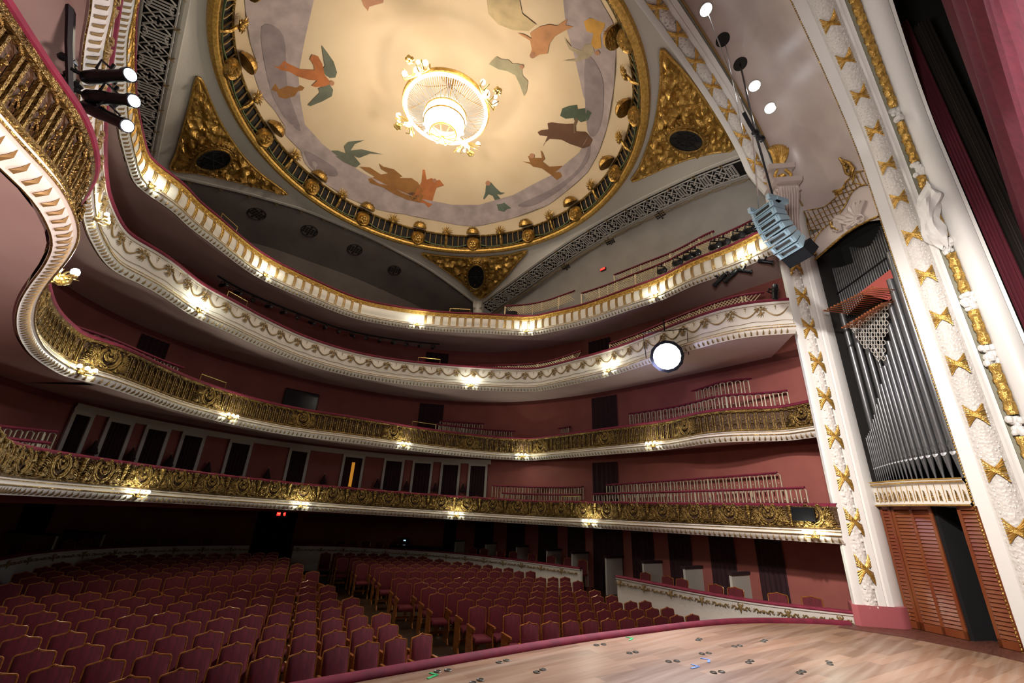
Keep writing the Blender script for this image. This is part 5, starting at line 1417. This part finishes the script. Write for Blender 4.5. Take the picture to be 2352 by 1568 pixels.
mb.ball((0, 0, cz(13.84)), .06, 8); mb.tube([(0, 0, cz(14.9)), (0, 0, cz(16.58))], .03, 6); mb.lathe([(.25, cz(16.5)), (.3, cz(16.58)), (.1, cz(16.4))], n=14)
mb.build('gilt_frame', 'bright', ch)
for k, (x, y) in enumerate(((962, 170), (1100, 228), (937, 285), (1062, 322))):
    p = at_z(x, y, 14.95); a = math.atan2(p.y, p.x)
    mb = MB()
    for j in range(6):
        b = a-.30+.12*j; r2 = 1.72+.10*math.sin(j*2.1)
        mb.tube([(1.40*math.cos(a), 1.40*math.sin(a), cz(15.05)), (1.6*math.cos(b), 1.6*math.sin(b), cz(14.85)), (r2*math.cos(b), r2*math.sin(b), cz(14.98))], [.04, .03, .02], 6)
    for j in range(5): mb.ball((1.9*math.cos(a)+.08*math.cos(j*1.3), 1.9*math.sin(a)+.08*math.sin(j*1.3), cz(15.0)), .07, 6)
    mb.build('gilt_arm_cluster', 'brass', ch)
    for b, r2, rb in ((a-.26, 1.66, .085), (a+.22, 1.66, .085), (a-.02, 1.50, .13), (a+.1, 1.74, .06)):
        MB().ball((r2*math.cos(b), r2*math.sin(b), cz(15.02)), rb, 12).build('glass_globe', 'warmbulb', ch)
for k in range(14):
    a = 2*PI*k/14; MB().ball((.62*math.cos(a), .62*math.sin(a), cz(14.20)), .05, 8).build('small_bulb', 'warmbulb', ch)

# ------------------------------------------------------------------ loudspeaker array on its cables
def basis(fwd, upv=Vector((0, 0, 1))):
    f = fwd.normalized(); x = f.cross(upv).normalized(); u = x.cross(f).normalized(); return x, f, u
arr = thing('line_array', 'blue grey curved loudspeaker array hanging on cables before the inner arch', 'loudspeaker', tuple(at_d(1765, 480, 10.2)))
AO = at_d(1765, 480, 10.2); fw = Vector((-.80, .35, 0)); z = .0; pos = Vector((0, 0, 0)); tilt = 0.06; cab = None
# the array curves: each cabinet is tilted a little further than the one above
pts_px = [(1765, 492), (1772, 507), (1779, 521), (1786, 534), (1793, 547), (1801, 558), (1809, 568)]
pp = Vector((.0, .0, 0.0))
for k in range(7):
    tl = .08+.14*k
    f = Vector((fw.x*math.cos(tl), fw.y*math.cos(tl), -math.sin(tl)*fw.length)); x, f, u = basis(f)
    h_, w_, d_ = .135, .50, .34
    pp = pp-u*(h_*.5)
    m = Matrix.Identity(4)
    for i in range(3): m[i][0], m[i][1], m[i][2], m[i][3] = x[i], f[i], u[i], pp[i]
    b = MB()
    tr_ = [(-w_/2, d_/2, -h_*.48), (w_/2, d_/2, -h_*.48), (w_/2, d_/2, h_*.48), (-w_/2, d_/2, h_*.48), (-w_/2*.8, -d_/2, -h_*.32), (w_/2*.8, -d_/2, -h_*.32), (w_/2*.8, -d_/2, h_*.32), (-w_/2*.8, -d_/2, h_*.32)]
    b.add(tr_, [(0, 1, 2, 3), (4, 5, 6, 7), (0, 1, 5, 4), (3, 2, 6, 7), (0, 3, 7, 4), (1, 2, 6, 5)])
    o = b.build('cabinet', 'spk', arr); o.matrix_local = m
    b = MB(); b.box((0, d_/2+.004, 0), (w_*.62, .012, h_*.38)); g = b.build('horn_slot', 'void', o)
    b = MB()
    for zz in (-.44, .44): b.box((0, d_/2+.012, h_*zz), (w_*1.0, .03, h_*.08))
    for xx in (-.40, .40): b.box((xx*w_, d_/2+.012, 0), (w_*.06, .03, h_*.9))
    b.build('face_rib', 'spk', o)
    b = MB(); b.tube([(w_*.42, -d_*.4, 0), (w_*.62, -d_*.7, .05), (w_*.66, -d_*.45, .10), (w_*.48, -d_*.3, .05)], .012, 5); b.build('cable_loop', 'steel', o)
    pp = pp-u*(h_*.5)-f*.004
xb, fb, ub = basis(fw)
b = MB(); m3 = Matrix((xb, fb, ub)).transposed(); b.box((0, 0, .05), (.56, .12, .06), m3); b.box(xb*.22+Vector((0, 0, .07)), (.07, .48, .10), m3); b.box(-xb*.22+Vector((0, 0, .07)), (.07, .48, .10), m3); b.build('flying_frame', 'spk', arr)
f = Vector((fw.x*math.cos(.85), fw.y*math.cos(.85), -math.sin(.85)*fw.length)); x, f, u = basis(f); m = Matrix.Identity(4)
q = pp-u*.17
for i in range(3): m[i][0], m[i][1], m[i][2], m[i][3] = x[i], f[i], u[i], q[i]
b = MB(); b.box((0, 0, .03), (.48, .34, .24)); o = b.build('dark_lower_cabinet', 'spkdark', arr); o.matrix_local = m
top = AO+Vector((0, 0, .15))
hoist = at_d(1735, 305, 9.9)
for nm, a, bb, r, mt in (('cable', top+xb*.2, hoist+Vector((.0, .05, 0)), .012, 'steel'), ('cable', top-xb*.15, hoist, .02, 'metal'), ('cable', hoist, on(COVE, 1700, 147)[0], .02, 'metal'), ('cable', hoist+Vector((0, .2, .1)), on(COVE, 1665, 95)[0], .010, 'steel'), ('cable', at_d(1712, 260, 9.9), on(COVE, 1622, 20)[0], .012, 'steel')):
    b = MB(); b.tube([a-AO, bb-AO], r, 5); b.build(nm, mt, arr)
b = MB(); b.tube([at_d(1708, 258, 9.9)-AO, at_d(1722, 285, 9.9)-AO, hoist-AO, at_d(1752, 325, 9.9)-AO], .035, 6); b.ball(hoist-AO, .07, 6); b.ball(at_d(1750, 318, 9.9)-AO, .06, 6); b.build('hoist_bar', 'metal', arr)

# ------------------------------------------------------------------ stage spotlights
def make_spot(lit=False, ln=.42, r=.07):
    t = thing('stage_spotlight', 'x', 'spotlight')
    MB().lathe([(r*.7, -ln*.5), (r*.95, -ln*.42), (r, -ln*.1), (r*.85, 0), (r*.8, ln*.4), (r, ln*.42), (r, ln*.5), (r*.8, ln*.5)], n=12).build('body', 'metal', t)
    MB().lathe([(r*.80, ln*.5), (r*.78, ln*.5+.008), (r*.4, ln*.5+.016), (.002, ln*.5+.018)], n=16).build('lens', 'lens' if lit else 'glass', t)
    b = MB(); b.tube([(-r*1.25, 0, -.02), (-r*1.3, -.0-r*1.6, -.02), (r*1.3, -r*1.6, -.02), (r*1.25, 0, -.02)], .012, 5); b.tube([(0, -r*1.6, -.02), (0, -r*2.4, -.02)], .018, 5); b.build('yoke', 'metal', t)
    return t
def aim(o, p, target, sc=1, upx=Vector((0, 0, 1))):
    z = (Vector(target)-Vector(p)).normalized(); y = -upx; y = (y-z*y.dot(z)).normalized(); x = y.cross(z); m = Matrix.Identity(4)
    for i in range(3): m[i][0], m[i][1], m[i][2], m[i][3] = x[i]*sc, y[i]*sc, z[i]*sc, p[i]
    o.matrix_world = m
for k, (x0, y0, x1, y1, lb) in enumerate(((210, 178, 282, 173, 'topmost of the three lit black spotlights by the near left box'), (215, 222, 290, 230, 'middle of the three lit black spotlights by the near left box'), (210, 250, 275, 281, 'lowest of the three lit black spotlights by the near left box'))):
    t = make_spot(True, .62, .066); a, b = at_d(x0, y0, 6.35), at_d(x1, y1, 6.0); aim(t, (a+b)/2, b+(b-a)); t['label'] = lb; t['group'] = 'lit spotlights by the near left box'
    lamp('spot_beam', 'SPOT', b+(b-a).normalized()*.1, 60, (1, 1, 1), .05, b+(b-a)*8, 40, .5)
b = MB(); b.tube([at_d(165, -60, 6.5), at_d(160, 100, 6.45), at_d(163, 215, 6.4)], .035, 6)
for y in (178, 222, 252): b.tube([at_d(163, y-20, 6.4), at_d(205, y, 6.38)], .02, 5)
for k in range(9): b.ball(at_d(150+random.uniform(-12, 30), 130+k*13, 6.45), random.uniform(.03, .06), 6)
tag(b.build('lamp_pole', 'metal'), 'black pole and clamps carrying three lit spotlights at the upper left', 'pole')
MS = make_spot(False, .34, .06); bpy.context.view_layer.update(); note_kids(MS); fm = True
rail_spots = [(1520, 612), (1556, 592), (1580, 580), (1596, 571), (1640, 548), (1660, 538), (1693, 527), (1722, 517)]
for k, (x, y) in enumerate(rail_spots):
    h = T4.hit(x, y+8); p, n = T4.at(h[0]); o = MS if fm else copy_tree(MS); fm = False
    q = p+n*.02+Vector((0, 0, .98)); aim(o, q, q+Vector((-.5, -.6, -.35)), 1.5)
    o['label'] = 'small black spotlight clamped above the top balcony rail, %s from the left' % ordinal(k+1); o['group'] = 'spotlights on the top balcony rail'
for k, (x, y, lb) in enumerate(((1655, 628, 'long black spotlight hanging under the top balcony, leftmost of four'), (1680, 617, 'long black spotlight hanging under the top balcony, second from the left of four'), (1712, 603, 'black spotlight hanging under the top balcony, third from the left of four'), (1762, 592, 'black spotlight hanging under the right end of the top balcony'))):
    h = T4.hit(x, y); p, n = T4.at(h[0]); o = copy_tree(MS); q = p+n*.12+Vector((0, 0, -.16)); tgt = (q+Vector((-.2, .55, -.5))) if k < 2 else q+Vector((.2, -.6, -.3))
    aim(o, q, tgt, 1.25 if k < 2 else 1.0); o['label'] = lb; o['group'] = 'spotlights under the top balcony end'
o = copy_tree(MS); h = T3.hit(1786, 700); p, n = T3.at(h[0]); q = p+Vector((0, 0, 1.08)); aim(o, q, q+Vector((-.2, .1, -.9)), 1.3); o['label'] = 'black spotlight standing on the right end of the third balcony rail'; 
if 'group' in o: del o['group']
# row of black lamps on a bar under the top balcony at the rear
bar = T4.off(.75); ha = bar.hit(505, 620)[0]; hb = bar.hit(1010, 790)[0]
mb = MB(); mb.tube([bar.at(ha+(hb-ha)*k/20)[0]+Vector((0, 0, -.22)) for k in range(21)], .03, 6)
tag(mb.build('lighting_bar', 'metal'), 'black lighting bar hung under the top balcony at the rear left', 'lighting bar')
for k in range(16):
    p, n = bar.at(ha+(hb-ha)*(k+.5)/16); o = copy_tree(MS); q = p+Vector((0, 0, -.38)); aim(o, q, q+n*(.6)+Vector((.3*math.sin(k*2.3), -.2, -.25+.2*math.cos(k*1.7))), .95)
    o['label'] = 'black lamp on the bar under the top balcony, %s from the left' % ordinal(k+1); o['group'] = 'lamps on the rear lighting bar'
# the dazzling spotlight on the third balcony
hz = T3.hit(1552, 846); pz, nz = T3.at(hz[0]); pz = pz+nz*.30+Vector((0, 0, -.08))
t = make_spot(True, .50, .42); aim(t, pz, CAM+Vector((.2, .3, .2))); t['label'] = 'dazzling glare-sized round spotlight below the third balcony on the right, aimed at the stage'  # lens and body oversized to take in the lamp's glare
lamp('dazzling_beam', 'SPOT', pz+(CAM-pz).normalized()*.45, 2600, (.93, .92, 1), .22, CAM, 130, .6)
lamp('glare_fill', 'POINT', pz+nz*.35+Vector((0, .1, -.35)), 75, (.58, .60, 1), .3)  # added bluish fill, tints the nearby walls in place of lens glare

# ------------------------------------------------------------------ signs, screens, loose things
def exit_sign(c, x, y, w, lb, out=.05, tree=None):
    if tree is None:
        h = c.hit(x, y); m = c.mtx(h[0], 0, out-.02); m[2][3] = h[1]
    else:
        p, nn = on(tree, x, y, .06); n2 = Vector((nn.x, nn.y, 0)).normalized(); tt = Vector((n2.y, -n2.x, 0)); m = Matrix(((tt.x, n2.x, 0, p.x), (tt.y, n2.y, 0, p.y), (0, 0, 1, p.z), (0, 0, 0, 1)))
    t = thing('exit_sign', lb, 'sign', mtx=m)
    b = MB(); b.box((0, 0, 0), (w, .05, w*.42)); b.build('sign_box', 'exitbg', t)
    b = MB(); b.box((0, .028, 0), (w*.94, .006, w*.34)); b.build('lit_face', 'exit', t)
    b = MB()
    for xx in (-.22, .18): b.box((xx*w, .033, .01), (w*.26, .004, w*.10))
    b.build('bright_marks', 'signmark', t)
exit_sign(GROUND, 645, 1180, .40, 'lit red exit sign above the central ground level doorway')
exit_sign(WALLC, 393, 764, .30, 'lit red exit sign at the left behind the second balcony')
exit_sign(WALLC, 446, 612, .30, 'lit red exit sign at the left behind the third balcony')
exit_sign(WALLC, 992, 911, .24, 'lit red exit sign at the centre behind the second balcony')
exit_sign(WALLC, 1009, 791, .22, 'lit red exit sign at the centre behind the third balcony')
exit_sign(None, 1387, 619, .26, 'lit red exit sign on the grey wall of the upper right gallery', tree=BV['right'])
# dark control window behind the second balcony
ha, hb = WALLC.hit(655, 895), WALLC.hit(733, 900); (pa, na), (pb, nb) = WALLC.at(ha[0]), WALLC.at(hb[0])
t = thing('control_window', 'dark control booth window in the wall behind the second balcony', 'window', tuple((pa+pb)/2+na*.05+Vector((0, 0, 6.15)))); o0 = t.location
mb = MB(); n = na; V = [pa+n*.05, pb+n*.05]
mb.add([Vector((v.x, v.y, z))-o0 for z in (5.85, 6.45) for v in V], [(0, 1, 3, 2)]); mb.build('dark_glass', 'glass', t)
mb = MB(); mb.tube([Vector((v.x, v.y, z))-o0 for v, z in ((V[0], 5.85), (V[1], 5.85), (V[1], 6.45), (V[0], 6.45))], .02, 4, closed=True); mb.build('window_surround', 'drape', t)
# black foldback speaker on the lowest balcony near the pier
h = T1.hit(1852, 1180); m = T1.mtx(h[0], .52, .14); t = thing('monitor_speaker', 'flat black speaker fixed to the lowest balcony front beside the stage pier', 'loudspeaker', mtx=m)
b = MB(); b.box((0, 0, 0), (.42, .12, .26)); b.build('cabinet', 'metal', t); b = MB(); b.box((0, .063, 0), (.38, .006, .22)); b.build('speaker_grille', 'spkdark', t)
# stanchion in the aisle
pf = at_z(896, 1412, .12); t = thing('rope_stanchion', 'slender post on a round brass base standing in the aisle', 'stanchion', tuple(pf))
MB().lathe([(.10, 0), (.10, .012), (.03, .03), (.02, .04)], n=20).build('round_base', 'brass', t); MB().lathe([(.016, .03), (.016, .60), (.028, .62), (.02, .66), (.004, .67)], n=10).build('post', 'wood', t)
# dark console table / piano and small lit screen in the rear boxes
h = GROUND.hit(985, 1262); p, n = GROUND.at(h[0]); t = thing('mixing_desk', 'long low dark desk in the ground level boxes at the rear right', 'desk', (p.x+n.x*1.1, p.y+n.y*1.1, .62), math.atan2(n.y, n.x)-PI/2)
b = MB(); b.box((0, 0, .72), (2.2, .7, .10)); b.build('desk_top', 'metal', t)
for sx in (-1, 1): b = MB(); b.box((sx*1.0, 0, .34), (.08, .6, .68)); b.build('desk_leg', 'metal', t)
h = GROUND.hit(937, 1238); p, n = GROUND.at(h[0]); t = thing('small_monitor', 'small dark monitor with a bright glint beside the grey post at the rear', 'monitor', (p.x+n.x*.35, p.y+n.y*.35, 1.50), math.atan2(n.y, n.x)-PI/2)
b = MB(); b.box((0, 0, 0), (.36, .04, .26)); b.build('monitor_case', 'metal', t); b = MB(); b.box((0, .025, .02), (.10, .006, .05)); b.build('monitor_glow', emis('screen glow', (.5, .7, .8), 1.2), t); b = MB(); b.box((0, 0, -.40), (.05, .05, .62)); b.build('monitor_stand', 'metal', t)
p, n = T4.off(.9).at(T4.off(.9).hit(1176, 690)[0]); mb = MB(); rows = []
for k in range(7):
    t_ = k/6; rows.append([Vector((p.x+(.42-.12*t_)*math.cos(a)*(1+.12*math.sin(3*a+k)), p.y+(.42-.12*t_)*math.sin(a)*(1+.1*math.cos(4*a+k)), p.z+.17+1.15*t_)) for a in [2*PI*j/14 for j in range(14)]])
mb.grid(rows, True); mb.add(rows[-1], [tuple(range(14))]); tag(mb.build('covered_equipment', 'black'), 'black cloth covered equipment beside the rear corner pier', 'equipment')
# marks of tape and floor sockets on the boards
def stage_mark(x, y, kind, c, lb):
    p = at_z(x, y, STAGE+.004); t = None; b = MB()
    if kind == 'tape': b.box((0, 0, 0), (.16, .03, .004)); b.box((.07, .05, 0), (.03, .10, .004)); cat = 'tape mark'
    else:
        for s in (-1, 1):
            b.tube([(s*.06+.036*math.cos(a), .036*math.sin(a), 0) for a in [k*PI/5 for k in range(10)]], .007, 4, closed=True)
            b.box((s*.07, 0, 0), (.05, .02, .004))
        cat = 'floor socket'
    o = b.build('tape_mark' if kind == 'tape' else 'floor_socket', c); o.location = p; o.rotation_euler = (0, 0, random.uniform(-.5, .5)); tag(o, lb, cat, 'tape marks on the boards' if kind == 'tape' else 'floor sockets in the boards')
GT = mat('green tape', (.02, .45, .14), .6); BT = mat('blue tape', (.10, .22, .6), .6)
stage_mark(994, 1553, 'tape', GT, 'green tape corner mark near the lower stage edge'); stage_mark(1450, 1467, 'tape', GT, 'green tape mark close behind the velvet edge roll'); stage_mark(1597, 1532, 'tape', BT, 'blue tape mark in the middle of the boards, nearer the velvet roll'[:90]); stage_mark(1628, 1517, 'tape', BT, 'small blue tape mark just above the other blue one')
for k, (x, y) in enumerate(((1017, 1540), (1155, 1518), (1240, 1540), (1378, 1480), (1453, 1498), (1545, 1518), (1605, 1468), (1620, 1500), (1648, 1543), (1693, 1483), (1722, 1519), (1755, 1471), (1840, 1543), (1905, 1522), (1095, 1564))):
    stage_mark(x, y, 'sock', mat('dark floor fitting', (.10, .09, .07), .5, .3) if k == 0 else bpy.data.materials['dark floor fitting'], 'round brass grey floor socket pair in the boards, %s from the left' % ordinal(sorted([1017, 1155, 1240, 1378, 1453, 1545, 1605, 1620, 1648, 1693, 1722, 1755, 1840, 1905, 1095]).index(x)+1))

# ------------------------------------------------------------------ seats
def seat_outline(w, z0, z1, crest):
    R_ = [(w*.5, z0), (w*.512, z1-.062), (w*.50, z1-.036), (w*.465, z1-.024), (w*.30, z1-.014), (w*.12, z1-.002), (w*.04, z1+crest)]
    pts = [(-x, z) for x, z in R_]+R_[::-1]
    return pts
def make_seat(arms=1, far=False):
    t = thing('theatre_seat', 'x', 'seat'); w = .345; z0, z1 = .34, .89; tilt = .10
    def bp_(u, v, d): return Vector((u, .17+(v-z0)*tilt+d, v))
    ol = seat_outline(w, z0, z1, .014)
    mb = MB(); n = 13; rows = []
    for j in range(7):
        v = j/6; row = []
        for i in range(n):
            u = (i/(n-1)*2-1); zt = float(np.interp(u*w/2, [p[0] for p in ol[2:-2]], [p[1] for p in ol[2:-2]]))
            z = z0+(zt-z0)*v; bul = .028*(1-u*u)**.5*math.sin(PI*min(1, max(0, v*.9+.08)))**.5 if 0 < v < 1 else 0
            row.append(bp_(u*w/2*.97, z, -.015-bul))
        rows.append(row)
    mb.grid(rows); mb.build('backrest', 'seat', t)
    mb = MB(); mb.prism(ol, bp_, .0, .022); mb.tube([bp_(u, v, -.008) for u, v in ol], .0105, 5)
    mb.ball(bp_(0, z1+.014, -.01), .016, 6, (1.4, .8, 1)); mb.build('wooden_back', 'wood', t)
    mb = MB(); rows = []
    for z, k in ((.36, .90), (.385, 1.0), (.42, 1.0), (.445, .9)):
        rows.append([Vector((x*w*k, y*.36*k-.02, z)) for x, y in ((-.48, -.5), (-.5, 0), (-.48, .5), (.48, .5), (.5, 0), (.48, -.5))])
    mb.grid(rows, True); mb.add([rows[-1][i] for i in range(6)], [(0, 1, 2, 3, 4, 5)]); mb.build('seat_cushion', 'seat', t)
    for s in ((-1, 1) if arms == 2 else (-1,)):
        mb = MB(); x = s*.198
        pr = [(.20, .0), (.20, .62), (-.16, .60), (-.20, .585), (-.20, .555), (-.12, .54), (-.10, .42), (-.15, .25), (-.08, .10), (-.14, 0)]
        mb.prism(pr, lambda u, v, d: Vector((x+d, u, v)), -.012, .012); mb.box((x, 0, .605), (.045, .40, .022)); mb.ball((x, -.19, .59), .028, 6, (.8, 1, .8))
        mb.build('arm_panel', 'wood', t)
    mb = MB(); mb.box((0, .10, .18), (.32, .03, .05)); mb.build('cross_rail', 'wood', t)
    return t
S1, S2 = make_seat(1), make_seat(2); bpy.context.view_layer.update(); note_kids(S1); note_kids(S2)
spots = []
def inpoly_right(x, y):           # inside the parapets on the right
    if y < -1.0: return x < 5.28-max(0, (-4.3-y))*.5
    lim = np.interp(y, [-1.6, .1, 3.4, 6.1, 8.7, 9.5], [5.75, 6.2, 5.8, 4.75, 2.4, .6]); return x < lim
rows_y = [(-3.27+.74*i) for i in range(8)]+[3.35+.77*j for j in range(7)]
for i, y in enumerate(rows_y):
    xe = (-.78 if i < 8 else -.45)-.21*(i % 2)+.03*i
    k = 0
    while True:
        x = xe-.43*k; lim = -CAM.x*0-5.05-.165*(y-CAM.y)
        if x < lim or x < -5.9+(max(0, y-5.5))*.6: break
        spots.append((x, y, 0, i, k, 'left')); k += 1
for i, y in enumerate(rows_y):
    y0 = -3.50+.74*i if i < 8 else 3.0+.80*(i-8); x0 = (1.14 if i < 8 else 1.6)+.20*(i % 2)
    k = 0
    while True:
        x = x0+.40*k; yy = y0-.30*(x-1.1)
        if not inpoly_right(x, yy): break
        spots.append((x, yy, -.291, i, k, 'right')); k += 1
order = sorted(spots, key=lambda s: (Vector((s[0], s[1], 1))-CAM).length)
NMAX = 318; first1 = first2 = True; restmb = {}
for idx, (x, y, rz, i, k, sd) in enumerate(order):
    if idx < NMAX:
        two = (k == 0 and sd == 'left') or False; base = S2 if two else S1
        if two: o = S2 if first2 else copy_tree(S2); first2 = False
        else: o = S1 if first1 else copy_tree(S1); first1 = False
        o.location = (x, y, zf(y)+.005); o.rotation_euler = (0, 0, rz)
        o['label'] = 'crimson velvet stalls seat, %s row from the stage, %s seat %s of the aisle' % (ordinal(i+1), ordinal(k+1), sd)
        o['group'] = 'crimson stalls seats in the %s block' % sd
    else: restmb.setdefault(0, []).append((x, y, rz))
if restmb:
    root = thing('stalls_seats', 'small crimson seats of the farthest back stalls rows', 'seats', group='farthest stalls seats'); root['kind'] = 'stuff'
    for ch_ in KIDS[S1.name]:
        mb = MB(); vs = [v.co for v in ch_.data.vertices]; fs = [tuple(p.vertices) for p in ch_.data.polygons]
        for x, y, rz in restmb[0]:
            m = Matrix.Translation((x, y, zf(y)+.005)) @ Matrix.Rotation(rz, 4, 'Z'); mb.add([m @ v for v in vs], fs)
        o = mb.build(ch_.name.split('.')[0], ch_.data.materials[0], root); o['kind'] = 'stuff'
print('SEATS', len(spots))
# light chairs in the boxes and on the lowest balcony
def make_chair():
    t = thing('box_chair', 'x', 'chair'); w = .36; z0, z1 = .46, .86
    ol = seat_outline(w, z0, z1, .012)
    def bp_(u, v, d): return Vector((u, -.17-(v-z0)*.12+d, v))
    mb = MB(); mb.prism([(u*.9, v*.985+.005) for u, v in ol], bp_, -.005, .03); mb.build('backrest', 'seat', t)
    mb = MB(); mb.tube([bp_(u, v, .01) for u, v in ol], .012, 5, closed=True); mb.build('back_frame', 'wood', t)
    mb = MB(); mb.box((0, 0, .44), (.38, .38, .06)); mb.build('seat_cushion', 'seat', t)
    for sx in (-1, 1):
        for sy in (-1, 1): mb = MB(); mb.tube([(sx*.16, sy*.16, .42), (sx*.17, sy*.17, 0)], [.018, .012], 6); mb.build('leg', 'wood', t)
    return t
C0 = make_chair(); bpy.context.view_layer.update(); note_kids(C0); fc_ = True
PLACED = []
def put_chair(p, n, z, lb, grp, back=False, sc=1):
    global fc_
    if any((p-q).length < .42 for q in PLACED): return
    PLACED.append(p.copy())
    o = C0 if fc_ else copy_tree(C0); fc_ = False
    d = n if back else -n
    o.location = (p.x, p.y, z); o.rotation_euler = (0, 0, math.atan2(d.y, d.x)-PI/2); o.scale = (1, 1, sc); o['label'] = lb; o['group'] = grp
for k, x in enumerate((155, 224, 256, 310, 346, 387, 429, 476, 528, 566, 614, 662, 691, 727, 768, 809, 845, 880, 924, 950, 995, 1021, 1061, 1096, 1132)):
    y = 1036+(x-155)*.105; cc = T1.off(.42) if k == 0 else cc
    h = cc.hit(x, y); p, n = cc.at(h[0]); put_chair(p, n, p.z+.17, 'rose chair showing its top above the lowest balcony rail, %s from the left' % ordinal(k+1), 'chairs behind the lowest balcony rail', True, .71)
PMo = PARM.off(.55); PLo = PARL.off(.6); PRo = PARR.off(.55)
for k, x in enumerate((748, 778, 806, 835, 866, 898, 1078, 1105, 1123, 1143, 1172, 1193, 1215, 1258, 1298, 1314, 1330)):
    h = PMo.hit(x, 1262 if x < 1000 else 1275); 
    if h: p, n = PMo.at(h[0]); put_chair(p, n, .62, 'dim box chair behind the middle parapet, %s from the left' % ordinal(k+1), 'chairs behind the middle parapet', True)
for k, x in enumerate((32, 92, 132, 172, 208, 247, 286, 322, 356, 390, 423, 480)):
    h = PLo.hit(x, 1245)
    if h: p, n = PLo.at(h[0]); put_chair(p, n, .62, 'dim box chair behind the left parapet, %s from the left' % ordinal(k+1), 'chairs behind the left parapet', True)
for k, x in enumerate((1430, 1472, 1495, 1522, 1555, 1583, 1632, 1678, 1710, 1780, 1821, 1861)):
    h = PRo.hit(x, 1345)
    if h: p, n = PRo.at(h[0]); put_chair(p, n, .62, 'box chair behind the right parapet, %s from the left' % ordinal(k+1), 'chairs behind the right parapet', True, .92)
